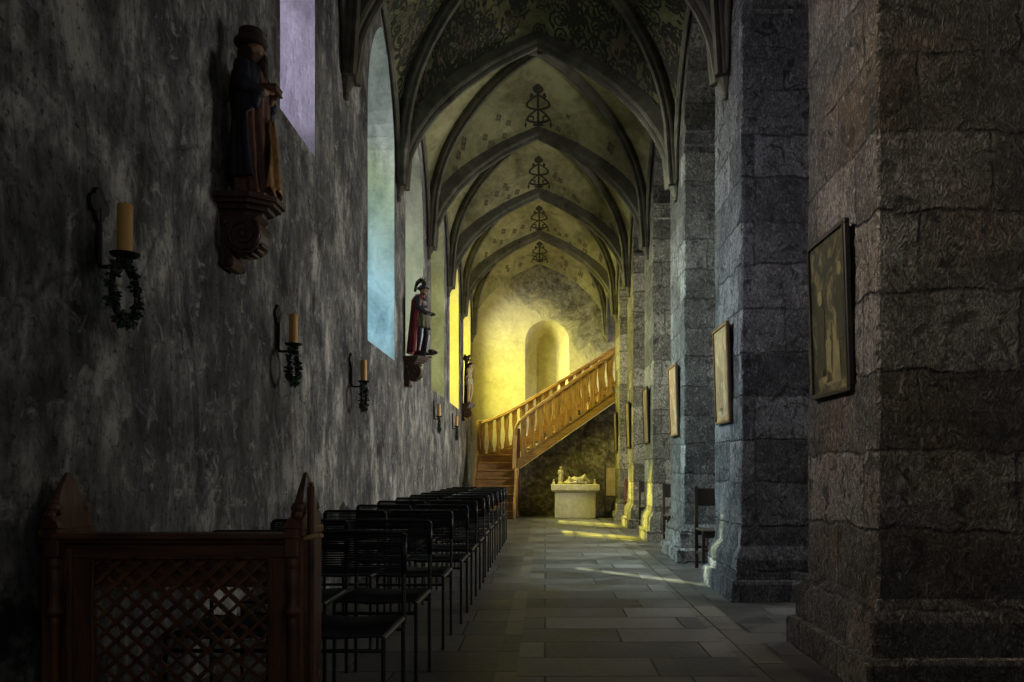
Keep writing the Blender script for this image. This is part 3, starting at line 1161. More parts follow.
SC = [  # candle px, pan px y, depth along the wall, words
    (125, 256, 3.30, 'nearest to the front, left of the bearded statue', 'nearest'),
    (293.5, 345, 5.57, 'second from the front, right of the bearded statue', 'second'),
    (363.7, 382, 7.75, 'third from the front, beside the blue lit window', 'third'),
    (437, 416.5, 13.9, 'small and far, beyond the red caped statue', 'far'),
    (455, 426.5, 16.9, 'farthest, below the yellow windows near the stairs', 'farthest'),
]
for i, (px, py, d, words, o_) in enumerate(SC):
    x = (px - 545) / F * d
    if x - xw(d) < .085:
        x = xw(d) + .095
    z = EYE + (470 - py) / F * d
    make_sconce(x, d, z, 'black iron wall sconce, ' + words)
    make_candle(x, d, z, .205, 'thick amber candle on the iron sconce, ' + words)
    make_wreath(x, d, z - .008, 40 + i, 'green leaf wreath hanging under the candle, ' + words)


# ------------------------------------------------------------------ carved wall brackets and their statues
def make_bracket(y, z, label):
    """console with moulded shelf and scroll; z top of the shelf"""
    wx = xw(y)
    b = thing('wall_bracket', (wx, y, z - .39), label, 'bracket', 'carved statue brackets on the left wall')
    T = .39
    m = MB()
    # polygonal shelf: three steps
    def shelf(e, z0, z1):
        d, h = .295 + e, .165 + e
        poly = [(0, -h), (d * .62, -h), (d, -h * .45), (d, h * .45), (d * .62, h), (0, h)]
        m.prism(poly, lambda a, b_, dd: (a, b_, dd), z0, z1)
    shelf(.02, T - .028, T)
    shelf(.0, T - .05, T - .028)
    shelf(-.035, T - .075, T - .05)
    shelf(-.075, T - .10, T - .075)
    m.build('shelf', M['carved'], b)
    m = MB()
    # scroll body, a thick curl seen from the side
    cx, cz, r0 = .125, T - .205, .105
    out = [(0, T - .10), (.22, T - .10)]
    for i in range(20):
        th = .9 - i / 19 * 3.3
        out.append((cx + r0 * math.cos(th), cz + r0 * math.sin(th)))
    out += [(.055, T - .30), (.07, T - .335), (.085, T - .365), (.06, T - .395), (.02, T - .395), (0, T - .37)]
    m.prism(out, lambda a, b_, d: (a, d, b_), -.085, .085)
    sb = m.build('scroll_body', M['carved'], b)
    m = MB()
    for sd in (-.088, .088):
        sp = []
        for i in range(34):
            th = i / 33 * 4.4 * PI
            r = .098 * (1 - i / 40)
            sp.append((cx + r * math.cos(-th + .9), sd, cz + r * math.sin(-th + .9)))
        m.tube(sp, [.013 * (1 - i / 60) for i in range(34)], 6)
        m.ball((cx, sd, cz), (.024, .016, .024), 10)
        m.ball((.055, sd, T - .365), (.030, .014, .030), 10)
        m.ball((.025, sd, T - .14), (.022, .014, .022), 10)
    for i in range(7):
        a = -.55 - i * .33
        m.ball((cx + .108 * math.cos(a), 0, cz + .108 * math.sin(a)), (.016, .07, .016), 10)
    m.build('scroll_carving', M['carved'], sb, True)
    return b


def shell(ring_fn, th0, th1, zs, nth=28, thick=.012):
    """open cloth sheet of ring_fn(theta, z)->(x,y), thickened outward by solidify"""
    m = MB()
    rings = [[(*ring_fn(lerp(th0, th1, i / nth), z), z) for i in range(nth + 1)] for z in zs]
    m.loft(rings, False, 0, closed=False)
    return m


def solid(o, t=.012):
    s = o.modifiers.new('thickness', 'SOLIDIFY')
    s.thickness = t
    s.offset = 0
    return o


def head(mb, c, r, fwd=(1, 0), tilt=0.0):
    """head with brow, nose, jaw, ears; c centre, r half height"""
    fx, fy = fwd
    c = Vector(c)
    f = Vector((fx, fy, tilt)).normalized()
    s = Vector((-fy, fx, 0))
    up = Vector((0, 0, 1))
    mb.ball(c + up * r * .12 - f * r * .05, (r * .80, r * .74, r * .88), 16)
    mb.ball(c - up * r * .42 + f * r * .22, (r * .52, r * .5, r * .55), 12)
    mb.ball(c + f * r * .72 + up * r * .02, (r * .16, r * .13, r * .26), 8)      # nose
    mb.ball(c + f * r * .84 - up * r * .12, (r * .13, r * .14, r * .12), 8)
    mb.ball(c + f * r * .60 + up * r * .26, (r * .2, r * .42, r * .1), 8)        # brow
    mb.ball(c + f * r * .62 - up * r * .42, (r * .12, r * .25, r * .07), 8)      # lips
    mb.ball(c + f * r * .55 - up * r * .78, (r * .2, r * .22, r * .16), 8)       # chin
    for q in (-1, 1):
        mb.ball(c + s * q * r * .74 + up * r * .0, (r * .18, r * .08, r * .26), 8)   # ears
        mb.ball(c + f * r * .5 + s * q * r * .34 - up * r * .18, (r * .2, r * .2, r * .2), 8)   # cheeks


def hand(mb, c, fwd, side, r=.016, curl=.5):
    """palm, four fingers, a thumb; fwd along the fingers, side towards the thumb"""
    c, f, s = Vector(c), Vector(fwd).normalized(), Vector(side).normalized()
    n = f.cross(s).normalized()
    mb.ball(c, (r * 1.15, r * 1.15, r * .95), 10)
    for i, ln in enumerate((1.9, 2.2, 2.05, 1.6)):
        o = s * (r * (.75 - .5 * i))
        p0 = c + o + f * r * .5
        p1 = p0 + f * r * ln * .5 - n * r * curl * .2
        p2 = p1 + f * r * ln * .4 - n * r * curl
        limb(mb, [p0, p1, p2], [r * .36, r * .34, r * .28], 6)
    t0 = c + s * r * .8 - f * r * .2
    limb(mb, [t0, t0 + s * r * .7 + f * r * .5, t0 + s * r * .75 + f * r * 1.2], [r * .42, r * .38, r * .3], 6)


BR = [(4.67, 2.635), (10.95, 2.61), (19.1, 2.64)]
make_bracket(BR[0][0], BR[0][1], 'carved dark scroll bracket carrying the bearded statue')
make_bracket(BR[1][0], BR[1][1], 'carved dark scroll bracket carrying the red caped statue')
make_bracket(BR[2][0], BR[2][1], 'small far carved bracket carrying the pale bare statue')

# --- bearded man with hat and book (faces the aisle, +X)
S = thing('saint_statue', (xw(BR[0][0]) + .15, BR[0][0], BR[0][1]), 'painted wooden statue of a bearded man in hat and dark cloak holding a book', 'statue')
m = MB()
head(m, (.015, 0, .845), .068, (1, 0), -.1)
limb(m, [(0, 0, .80), (-.01, 0, .74)], [.036, .05])
m.ball((-.012, 0, .68), (.082, .125, .10), 16)
m.ball((-.008, 0, .56), (.08, .105, .12), 16)
m.ball((-.005, 0, .38), (.085, .11, .20), 16)
m.ball((0, 0, .15), (.085, .115, .16), 16)
for q in (-1, 1):
    limb(m, [(-.012, q * .115, .715), (.0, q * .145, .60), (.070, q * .085, .590), (.092, q * .045, .600)], [.042, .038, .028, .020])
    hand(m, (.100, q * .040, .606), (.9, -q * .3, .05), (0, -q * .35, 1), .016)
remesh(m.build('body', M['flesh'], S), .006)

def robe_r(th, z):
    t = z / .76
    a = table([(0, .118), (.08, .108), (.4, .098), (.62, .082), (.8, .088), (.95, .075), (1, .045)], t)
    b = table([(0, .135), (.08, .128), (.4, .12), (.62, .108), (.8, .13), (.95, .12), (1, .06)], t)
    amp = .10 * max(0, 1 - t) ** .6 + .012
    fold = 1 + amp * math.sin(9 * th + 2.0 * math.sin(3.1 * t) + 1.3 * math.sin(2 * th)) + .5 * amp * math.sin(17 * th + 5 * t)
    return a * fold * math.cos(th) + .012 * (1 - t), b * fold * math.sin(th)
zs = [.012 + .745 * i / 36 for i in range(37)]
m = MB().loft([[(*robe_r(2 * PI * i / 72, z), z) for i in range(72)] for z in zs], True)
robe = m.build('robe', M['rust'], S, True)

def mantle_r(th, z):
    t = z / .76
    x, y = robe_r(th, z)
    k = 1.13 + .05 * math.sin(7 * th + 3 * t)
    return x * k - .006, y * k
zs = [.10 + .67 * i / 30 for i in range(31)]
m = MB()
rings = []
for z in zs:
    t = (z - .10) / .67
    th0 = lerp(1.15, .35, max(0, (t - .55) / .45)) if t > .55 else 1.15 + .25 * math.sin(3 * t)
    rings.append([(*mantle_r(lerp(th0, 2 * PI - th0, i / 40), z), z) for i in range(41)])
m.loft(rings, False, 0, closed=False)
solid(m.build('mantle', M['navy'], S, True), .014)
# gilded fall of cloth in front
m = MB()
rings = []
for i in range(20):
    z = .03 + .40 * i / 19
    t = i / 19
    rings.append([(*(lambda p: (p[0] * 1.10 + .012, p[1] * 1.05))(robe_r(lerp(-.80 + .55 * t, .55 - .30 * t, k / 16), z)), z + .03 * math.sin(k * .9)) for k in range(17)])
m.loft(rings, False, 0, closed=False)
solid(m.build('gilded_drapery', M['goldpaint'], robe, True), .012)
for q in (-1, 1):
    m = MB()
    limb(m, [(-.012, q * .118, .715), (.0, q * .150, .605), (.07, q * .105, .575)], [.052, .052, .040])
    m.ball((.055, q * .115, .535), (.034, .030, .055), 10)
    remesh(m.build('sleeve', M['navy'], S), .008)
m = MB()
for i in range(26):
    a = R.uniform(-.8, .8)
    z = R.uniform(.70, .80)
    m.ball((.055 + .018 * math.cos(a) - .25 * (z - .79) * .12, .036 * math.sin(a) * (z - .64) / .14, z), (.018, .014, .028), 8)
m.ball((.06, 0, .765), (.026, .04, .05), 10)
m.ball((.066, 0, .71), (.016, .022, .045), 10)
m.ball((-.03, 0, .83), (.055, .062, .075), 12)
for q in (-1, 1):
    m.ball((.0, q * .056, .80), (.030, .016, .06), 10)
m.ball((.078, 0, .818), (.014, .034, .008), 8)
remesh(m.build('beard_and_hair', M['beard'], S), .006, 1)
m = MB()
m.lathe([(.0, .88), (.072, .880), (.090, .888), (.094, .902), (.090, .914), (.082, .922), (.070, .922), (.064, .935), (.068, .955), (.064, .975), (.045, .985), (.0, .988)], (-.008, 0, .0), 22, 0, 1, .95)
m.build('hat', M['beard'], S, True)
m = MB()
m.box(.065, .158, -.058, .058, .610, .618, 0, .003)
m.box(.065, .158, -.058, .058, .642, .650, 0, .003)
m.box(.063, .071, -.058, .058, .612, .648, 0, .003)
m.box(.072, .152, -.052, .052, .618, .642)
m.build('book', M['brownp'], S)
m = MB()
m.lathe([(.0, 0), (.150, 0), (.150, .012), (.140, .016), (.0, .016)], (.0, 0, 0), 8, 0, 1, 1.1)
for q in (-1, 1):
    m.ball((.105, q * .045, .03), (.05, .022, .018), 10)
m.build('base', M['carved'], S)

# --- armoured man with red cape (faces the aisle)
K = thing('saint_statue', (xw(BR[1][0]) + .215, BR[1][0], BR[1][1]), 'painted statue of an armoured man with red cape and plumed helmet', 'statue', rz=-.25)
m = MB()
head(m, (.03, 0, .885), .062, (1, -.15), -.15)
limb(m, [(.01, 0, .84), (0, 0, .79)], [.032, .045])
m.ball((.0, 0, .735), (.085, .12, .085), 16)
m.ball((.005, 0, .64), (.075, .095, .10), 16)
m.ball((.0, 0, .54), (.08, .105, .07), 16)
limb(m, [(.0, .055, .52), (.05, .075, .30), (.02, .08, .07)], [.062, .046, .030])
limb(m, [(.0, -.055, .52), (.01, -.065, .29), (-.015, -.07, .07)], [.062, .046, .030])
for q, kx in ((1, .02), (-1, -.015)):
    m.ball((kx + .045, q * .08, .045), (.075, .032, .028), 10)
    m.ball((kx + .035, q * .075, .31), (.035, .036, .04), 10)
limb(m, [(.0, .12, .765), (-.02, .175, .645), (.08, .165, .60)], [.045, .038, .028])
limb(m, [(.0, -.12, .765), (.02, -.165, .64), (.115, -.10, .57)], [.045, .038, .028])
hand(m, (.10, .16, .595), (1, -.2, 0), (0, 0, 1), .017)
hand(m, (.135, -.085, .565), (.9, .4, -.1), (0, .2, 1), .017)
remesh(m.build('body', M['armour'], K), .007)
m = MB()
head(m, (.0325, 0, .885), .0635, (1, -.15), -.15)
remesh(m.build('face', M['flesh'], K), .006)
def skirt_r(th, z):
    t = (z - .38) / .20
    f = 1 + .09 * (1 - t) * math.sin(12 * th)
    return lerp(.112, .085, t) * f * math.cos(th), lerp(.138, .108, t) * f * math.sin(th)
m = shell(skirt_r, 0, 2 * PI, [.38 + .20 * i / 10 for i in range(11)], 60)
solid(m.build('tunic_skirt', M['olive'], K, True), .012)
m = MB()
m.loft([[(a * math.cos(2 * PI * i / 24), b * math.sin(2 * PI * i / 24), z) for i in range(24)] for a, b, z in ((.088, .112, .565), (.092, .116, .575), (.092, .116, .595), (.086, .110, .605))], True)
for i in range(16):
    a = 2 * PI * i / 16
    m.ball((.112 * math.cos(a), .138 * math.sin(a), .388), (.016, .016, .012), 8)
m.build('belt_and_hem', M['brownp'], K, True)
def cape_r(th, z):
    t = (z - .05) / .78
    k = table([(0, 1.38), (.3, 1.28), (.7, 1.14), (.9, 1.08), (1, .62)], t)
    f = 1 + .10 * (1 - t * .8) * math.sin(11 * th + 2 * t)
    return .098 * k * f * math.cos(th) - .01 - .03 * (1 - t), .125 * k * f * math.sin(th)
zs = [.05 + .78 * i / 28 for i in range(29)]
m = MB()
rings = []
for z in zs:
    t = (z - .05) / .78
    a0 = lerp(1.30, .70, max(0, (t - .6) / .4)) if t > .6 else 1.30
    rings.append([(*cape_r(lerp(a0, 2 * PI - a0, i / 36), z), z) for i in range(37)])
m.loft(rings, False, 0, closed=False)
solid(m.build('cape', M['red'], K, True), .014)
m = MB()
m.ball((.015, 0, .925), (.066, .060, .048), 16)
m.lathe([(.058, 0), (.088, -.004), (.090, .003), (.056, .012)], (.02, 0, .915), 20)
m.ball((.09, -.01, .918), (.035, .04, .008), 10)
helmet = m.build('helmet', M['armour'], K, True)
m = MB()
for i in range(12):
    t = i / 11
    for q in (0, 1):
        m.ball((.05 - .11 * t, R.uniform(-.012, .012), .968 + .05 * math.sin(t * PI * .9) + q * .022), (.024, .018, .024), 8)
for q in range(3):
    m.ball((-.075 - .006 * q, 0, .965 - .03 * q), (.022, .018, .03), 8)
remesh(m.build('plume', M['beard'], helmet), .006, 1)
m = MB()
m.tube([(-.05, .15, .02), (-.055, .175, .62), (-.06, .19, 1.05)], [.010, .009, .008], 8)
for q in (-1, 0, 1):
    m.tube([(-.06, .19, 1.04), (-.06 + q * .02, .19 + q * .022, 1.09), (-.06 + q * .028, .19 + q * .03, 1.13)], [.009, .007, .003], 6)
m.build('staff', M['beard'], K, True)
m = MB()
m.lathe([(.0, 0), (.155, 0), (.155, .014), (.145, .018), (.0, .018)], (0, 0, 0), 8)
m.lathe([(.0, 0), (.038, 0), (.048, .07), (.042, .07), (.0, .062)], (.17, -.05, .018), 14)
m.ball((.21, -.05, .05), (.05, .03, .028), 10)
m.build('base', M['carved'], K)

# --- pale bare figure bound to a tree (faces the aisle)
B = thing('saint_statue', (xw(BR[2][0]) + .16, BR[2][0], BR[2][1]), 'pale bare statue tied to a dark tree trunk near the yellow windows', 'statue', rz=-.3)
m = MB()
head(m, (.045, -.01, .90), .058, (1, -.3), -.2)
limb(m, [(.025, 0, .855), (.01, 0, .80)], [.028, .04])
m.ball((.01, 0, .755), (.062, .105, .075), 16)
m.ball((.012, 0, .665), (.055, .082, .09), 16)
m.ball((.005, .01, .565), (.062, .09, .065), 16)
limb(m, [(.005, .05, .53), (.055, .05, .32), (.005, .045, .08)], [.056, .040, .026])
limb(m, [(.005, -.035, .53), (.015, -.045, .31), (.005, -.05, .08)], [.056, .040, .026])
for q, kx in ((.045, .005), (-.05, .005)):
    m.ball((kx + .04, q, .035), (.06, .026, .022), 10)
limb(m, [(.01, -.10, .785), (.06, -.17, .67), (-.03, -.13, .60)], [.034, .028, .020])
limb(m, [(.01, .10, .79), (.04, .19, .88), (-.02, .14, 1.0)], [.034, .028, .020])
hand(m, (-.045, -.12, .59), (-1, .3, -.2), (0, 0, 1), .014)
hand(m, (-.03, .13, 1.015), (-.4, -.3, 1), (1, 0, 0), .014)
remesh(m.build('body', M['flesh_pale'], B), .006)
m = MB()
m.ball((.035, -.01, .925), (.056, .056, .050), 12)
m.ball((.0, .0, .885), (.03, .052, .05), 12)
remesh(m.build('hair', M['beard'], B), .006, 1)
def loin(th, z):
    t = (z - .45) / .14
    f = 1 + .07 * math.sin(9 * th + 4 * t)
    return .074 * f * lerp(1.1, .95, t) * math.cos(th) + .01, .10 * f * lerp(1.05, .95, t) * math.sin(th) + .005
m = shell(loin, 0, 2 * PI, [.45 + .14 * i / 8 for i in range(9)], 40)
solid(m.build('loincloth', M['whitecloth'], B, True), .012)
m = MB()
m.tube([(-.085, .02, .01), (-.08, 0, .3), (-.085, .02, .6), (-.08, .04, .9), (-.085, .05, 1.12)], [.052, .04, .042, .038, .026], 10)
m.tube([(-.08, .03, .85), (-.06, -.06, 1.0), (-.05, -.09, 1.12)], [.028, .022, .012], 8)
m.tube([(-.08, .04, .95), (-.07, .13, 1.06), (-.03, .16, 1.17)], [.026, .02, .010], 8)
m.tube([(-.08, .02, .75), (-.02, .11, .86)], [.022, .012], 8)
for q in range(14):
    m.ball((-.08 + R.uniform(-.05, .05), .04 + R.uniform(-.12, .12), 1.08 + R.uniform(-.06, .08)), (.03, .035, .03), 8)
m.build('tree_trunk', M['bark'], B, True)
m = MB()
m.lathe([(.0, 0), (.145, 0), (.145, .014), (.0, .016)], (0, 0, 0), 8)
m.ball((0, 0, .012), (.13, .12, .024), 12)
m.build('base', M['carved'], B)


# ------------------------------------------------------------------ pictures on the pillars
PIC = [
    ('dark framed tall painting on the nearest pillar', ((.006, .006, .005), (.022, .020, .010), (.16, .14, .065)), 'frame_dark', .62, .93),
    ('tan painting in a dark frame on the second pillar', ((.10, .07, .035), (.30, .22, .11), (.48, .38, .21)), 'frame_brown', .60, .90),
    ('leaning brown painting on the third pillar from the front', ((.10, .05, .02), (.26, .16, .08), (.42, .32, .18)), 'frame_brown', .60, .90),
    ('slim dark painting on the fourth pillar from the front', ((.05, .03, .015), (.13, .09, .05), (.25, .19, .10)), 'frame_dark', .60, .90),
    ('small dark painting on the fifth pillar from the front', ((.05, .03, .015), (.13, .09, .05), (.25, .19, .10)), 'frame_dark', .60, .90),
    ('farthest painting, on the last pillar beside the staircase', ((.05, .03, .015), (.13, .09, .05), (.25, .19, .10)), 'frame_dark', .60, .90),
]
for k, (lab, cols, fr, pw, ph) in enumerate(PIC):
    yc = NEAR[k] + .60
    p = thing('painting', (XR - .003, yc, 1.535), lab, 'painting', 'pictures hung on the arcade pillars')
    p.rotation_euler = (0, math.radians(-1.9), 0)
    # local: hangs in the YZ plane, faces -X, bottom at z=0
    h = pw / 2
    m = MB()
    d, w_ = .032, .026
    for (y0, y1, z0, z1) in ((-h, h, 0, w_), (-h, h, ph - w_, ph), (-h, -h + w_, w_, ph - w_), (h - w_, h, w_, ph - w_)):
        m.box(-d, 0, y0, y1, z0, z1, 0, .004)
    frm = m.build('frame', M[fr], p)
    m = MB()
    m.box(-d - .004, -d + .006, -h + w_ * .8, h - w_ * .8, w_ * .55, w_ * 1.05)
    m.box(-d - .004, -d + .006, -h + w_ * .8, h - w_ * .8, ph - w_ * 1.05, ph - w_ * .55)
    m.box(-d - .004, -d + .006, -h + w_ * .55, -h + w_ * 1.05, w_ * .55, ph - w_ * .55)
    m.box(-d - .004, -d + .006, h - w_ * 1.05, h - w_ * .55, w_ * .55, ph - w_ * .55)
    m.build('frame_fillet', M['goldpaint'] if k in (1, 2) else M['brownwood'], frm)
    pm = m_picture('picture_%d' % k, *cols, seed=3.7 * k + 1)
    hi = plain('picture_figures_%d' % k, tuple(c * .85 for c in cols[2]), .5, 0, .3, .35, 18)
    lo = plain('picture_darks_%d' % k, tuple((c + e) * .6 for c, e in zip(cols[0], cols[1])), .5, 0, .3, .3, 18)
    m = MB()
    xs_ = -d + .010
    m.box(xs_, xs_ + .012, -h + w_ * .8, h - w_ * .8, w_ * .8, ph - w_ * .8)
    # generic standing and kneeling shapes, thin paint on the panel
    q = random.Random(60 + k)
    def shape(pts, mi):
        m.prism(pts, lambda a, b, dd: (dd, a, b), xs_ - .0025, xs_ + .002, mi)
    def fig(cy, base, ht, mi):
        w0 = ht * .16
        shape([(cy - w0, base), (cy + w0 * 1.1, base), (cy + w0 * .8, base + ht * .55), (cy + w0 * .9, base + ht * .78), (cy + w0 * .35, base + ht * .84), (cy - w0 * .4, base + ht * .84), (cy - w0 * .95, base + ht * .74), (cy - w0 * .7, base + ht * .4)], mi)
        shape([(cy + w0 * .5 * math.cos(a), base + ht * .92 + w0 * .6 * math.sin(a)) for a in [2 * PI * i / 10 for i in range(10)]], 1)
    fig(-h * .38, .10, .36, 1)
    fig(h * .42, .12, .50, 2)
    fig(h * .02, .08, .30, 1 if k == 0 else 2)
    fig(-h * .62, .30, .42, 2)
    shape([(-h * .6, .07), (h * .1, .06), (h * .5, .10), (h * .3, .17), (-h * .1, .13), (-h * .45, .15)], 1)
    m.build('canvas', [pm, hi, lo], p)


# ------------------------------------------------------------------ wooden staircase at the end
st = thing('wooden_staircase', (-.1, 20.1, 0), 'honey coloured wooden staircase rising to the right with sawn balusters', 'staircase')
SX, SY = -.1, 20.1


def sl(m):
    m.v = [(x - SX, y - SY, z) for x, y, z in m.v]
    return m

YF, YB = 19.5, 20.72
K_ = .70
low = lambda x: 1.107 + K_ * (x + .66)              # lower edge of the front stringer
rail_f = lambda x: 2.34 + .709 * (x + .547)          # front handrail
XE = 2.6
# front stringer
m = MB()
m.prism([(-.66, low(-.66)), (XE, low(XE)), (XE, low(XE) + .26), (-.66, low(-.66) + .26)], lambda a, b, d: (a, d, b), YF, YF + .05)
m.prism([(-.66, low(-.66) + .225), (XE, low(XE) + .225), (XE, low(XE) + .262), (-.66, low(-.66) + .262)], lambda a, b, d: (a, d, b), YF - .02, YF + .07)
m.prism([(-.66, low(-.66)), (XE, low(XE)), (XE, low(XE) + .03), (-.66, low(-.66) + .03)], lambda a, b, d: (a, d, b), YF - .012, YF + .06)
sl(m).build('stringer', M['stair_wood_h'], st)
# rear stringer, follows the wall side
rear = [(-1.66, 1.46), (-1.14, 1.62), (-.70, 1.82), (-.38, 2.02), (1.53, 3.20), (XE, 3.96)]
m = MB()
m.prism([(x, z - .30) for x, z in rear] + [(x, z) for x, z in rear[::-1]], lambda a, b, d: (a, d, b), YB, YB + .05)
sl(m).build('stringer', M['stair_wood_h'], st)


def baluster(x, zb, zt, slope, y, hw_=.073, n=12, th=.03):
    """flat sawn board, its edges curved so that a vase of light stays between two of them"""
    prof = [(0, 1.0), (.10, 1.0), (.16, .80), (.24, .66), (.36, .60), (.48, .66), (.60, .82), (.72, .93), (.84, .92), (.90, .80), (.94, 1.0), (1, 1.0)]
    L, Rr = [], []
    for t, k in prof:
        for sg, lst in ((-1, L), (1, Rr)):
            xx = x + sg * hw_ * k
            z = lerp(zb + slope * (xx - x), zt + slope * (xx - x), t)
            lst.append((xx, z))
    m = MB().prism(L + Rr[::-1], lambda a, b, d: (a, d, b), y, y + th)
    sl(m).build('baluster', M['stair_wood'], st)


x = -.50
while x < XE - .1:
    baluster(x, low(x) + .262, rail_f(x) - .04, .705, YF + .01)
    x += .203
railb = [(-1.69, 2.275), (-1.42, 2.35), (-1.136, 2.47), (-.85, 2.60), (-.379, 2.87), (.4, 3.34), (1.527, 4.03), (XE, 4.70)]
def zpoly(tab, x):
    return table(tab, x)
x = -1.58
while x < XE - .1:
    zb_, zt_ = zpoly(rear, x), zpoly(railb, x) - .04
    slp = (zpoly(railb, x + .08) - zpoly(railb, x - .08)) / .16
    baluster(x, zb_, zt_, slp, YB + .01)
    x += .203
# handrails with a rounded moulded section
def handrail(path, name='handrail'):
    m = MB()
    sec = [(-.045, -.035), (.045, -.035), (.05, -.01), (.038, .015), (.042, .03), (.025, .045), (-.025, .045), (-.042, .03), (-.038, .015), (-.05, -.01)]
    path = [Vector(p) for p in path]
    rings = []
    for i, p in enumerate(path):
        t = (path[min(i + 1, len(path) - 1)] - path[max(i - 1, 0)]).normalized()
        nrm = Vector((-t.z, 0, t.x)).normalized()
        b = Vector((0, 1, 0))
        rings.append([p + b * a + nrm * c for a, c in sec])
    m.loft(rings, True)
    return sl(m).build(name, M['stair_wood_h'], st, True, angle=.6)

pf = [(XE, YF + .02, rail_f(XE))] + [(x, YF + .02, rail_f(x)) for x in (2.0, 1.0, 0.2, -.35)]
pf += [(-.50, YF + .02, 2.345), (-.60, YF + .02, 2.255), (-.66, YF + .02, 2.16), (-.69, YF + .02, 2.05), (-.70, YF + .02, 1.92)]
handrail(pf[::-1])
handrail([(x, YB + .02, z) for x, z in railb])
# newel post: squared upper post below the rail, heavier turned foot
m = MB()
m.loft([[(xc + a * .045, YF + .02 + b * .045, z) for a, b in ((-1, -1), (1, -1), (1, 1), (-1, 1))] for xc, z in ((-.735, 1.13), (-.722, 1.5), (-.705, 1.95))], True)
npost = sl(m).build('newel_post', M['stair_light'], st)
m = MB()
m.lathe([(.075, 0), (.075, .10), (.06, .12), (.055, .16), (.050, .30), (.046, .60), (.05, .90), (.062, .98), (.068, 1.02), (.062, 1.06), (.07, 1.08), (.07, 1.16)], (-.69, YF + .02, 0), 14)
sl(m).build('newel_foot', M['stair_wood'], npost, True, angle=.6)
m = MB().box(-.68, -.59, YF + .015, YF + .075, .02, 2.10, 0, .008)
sl(m).build('inner_post', M['old_wood'], st)
# lower flight, facing the aisle
for k in range(1, 9):
    z = .185 * k
    y0 = 18.30 + .24 * (k - 1)
    m = MB().box(-1.64, -.70, y0 - .03, y0 + .27 if k < 8 else YB, z - .035, z, 0, .008)
    sl(m).build('tread', M['stair_wood_h'], st)
    m = MB().box(-1.62, -.72, y0, y0 + .02, z - .185, z - .035)
    sl(m).build('riser', M['redwood'] if False else M['stair_wood_h'], st)
m = MB().box(-1.12, -.66, 20.15, YB, 1.48, 1.63, 0, .006)
sl(m).build('winder', M['stair_wood_h'], st)
for xs0 in (-1.69, -.715):
    m = MB()
    m.prism([(18.22, 0), (18.55, 0), (20.3, 1.30), (20.3, 1.58), (20.05, 1.58), (18.22, .24)], lambda a, b, d: (d, a, b), xs0, xs0 + .045)
    sl(m).build('stringer', M['stair_wood'], st)
m = MB().box(-1.72, -1.64, YB - .05, YB + .05, 0, 2.36, 0, .01)
sl(m).build('wall_post', M['stair_wood'], st)
# upper flight
x, z = -.55, 1.63
k = 0
while x < XE - .2:
    m = MB().box(x - .02, x + .30, YF + .04, YB + .01, z - .035, z, 0, .006)
    sl(m).build('tread', M['stair_wood_h'], st)
    m = MB().box(x, x + .02, YF + .05, YB, z - .185, z - .035)
    sl(m).build('riser', M['stair_wood_h'], st)
    x += .264
    z += .185
m = MB()
m.prism([(-.6, low(-.6) + .02), (XE, low(XE) + .02), (XE, low(XE) + .04), (-.6, low(-.6) + .04)], lambda a, b, d: (a, d, b), YF + .05, YB)
sl(m).build('soffit', M['brownwood'], st)

# soiled wall closing the space under the flight
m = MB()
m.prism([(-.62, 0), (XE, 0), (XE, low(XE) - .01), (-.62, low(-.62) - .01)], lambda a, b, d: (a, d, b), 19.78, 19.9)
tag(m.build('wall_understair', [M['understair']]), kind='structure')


# ------------------------------------------------------------------ altar block with carved group
AX, AY = .70, 19.12
al = thing('stone_altar', (AX, AY, 0), 'pale stone altar block with overhanging slab below the staircase', 'altar')
m = MB().box(-.47, .47, -.22, .24, .0, .60, 0, .01)
m.box(-.33, -.325, -.224, -.22, .0, .60)
m.box(.325, .33, -.224, -.22, .0, .60)
m.build('block', M['limestone'], al)
m = MB()
m.loft([[(sx * w_, sy * d_, z) for sx, sy in ((-1, -1), (1, -1), (1, 1), (-1, 1))] for w_, d_, z in ((.50, .25, .60), (.55, .29, .64), (.555, .295, .65), (.555, .295, .765), (.545, .285, .775))], True)
m.build('slab', M['carvedstone'], al)

rf = thing('reclining_figure', (AX + .055, AY - .05, .795), 'carved pale stone figure lying across the altar slab', 'statue')
rf.scale = (.70, .9, 1.08)
m = MB()
head(m, (-.27, -.02, .10), .055, (.3, -1), .3)
limb(m, [(-.22, 0, .085), (-.16, 0, .085)], [.032, .05])
m.ball((-.10, 0, .085), (.11, .075, .068), 14)
m.ball((.02, 0, .075), (.10, .07, .06), 14)
m.ball((.10, 0, .08), (.075, .08, .065), 14)
limb(m, [(.12, -.04, .085), (.24, -.05, .165), (.36, -.04, .05)], [.055, .044, .03])
limb(m, [(.12, .04, .085), (.27, .04, .12), (.40, .05, .045)], [.055, .044, .03])
m.ball((.43, .05, .05), (.045, .025, .022), 8)
m.ball((.39, -.04, .045), (.045, .025, .022), 8)
limb(m, [(-.14, -.075, .10), (-.03, -.11, .07), (.06, -.06, .125)], [.034, .028, .02])
limb(m, [(-.14, .075, .10), (-.20, .13, .10), (-.27, .08, .05)], [.034, .028, .02])
hand(m, (.075, -.05, .13), (1, .4, 0), (0, .3, 1), .015)
hand(m, (-.285, .07, .05), (-1, -.3, 0), (0, 0, 1), .015)
remesh(m.build('body', M['carvedstone'], rf), .007)
m = MB()
for i in range(22):
    m.ball((-.40 + .84 * i / 21, R.uniform(-.10, .12), .02), (.055, .05, R.uniform(.016, .034)), 8)
for q in range(10):
    m.ball((R.uniform(-.02, .2), R.uniform(-.09, .05), .07), (.05, .018, .07), 8)
m.ball((-.30, .02, .045), (.09, .09, .045), 12)
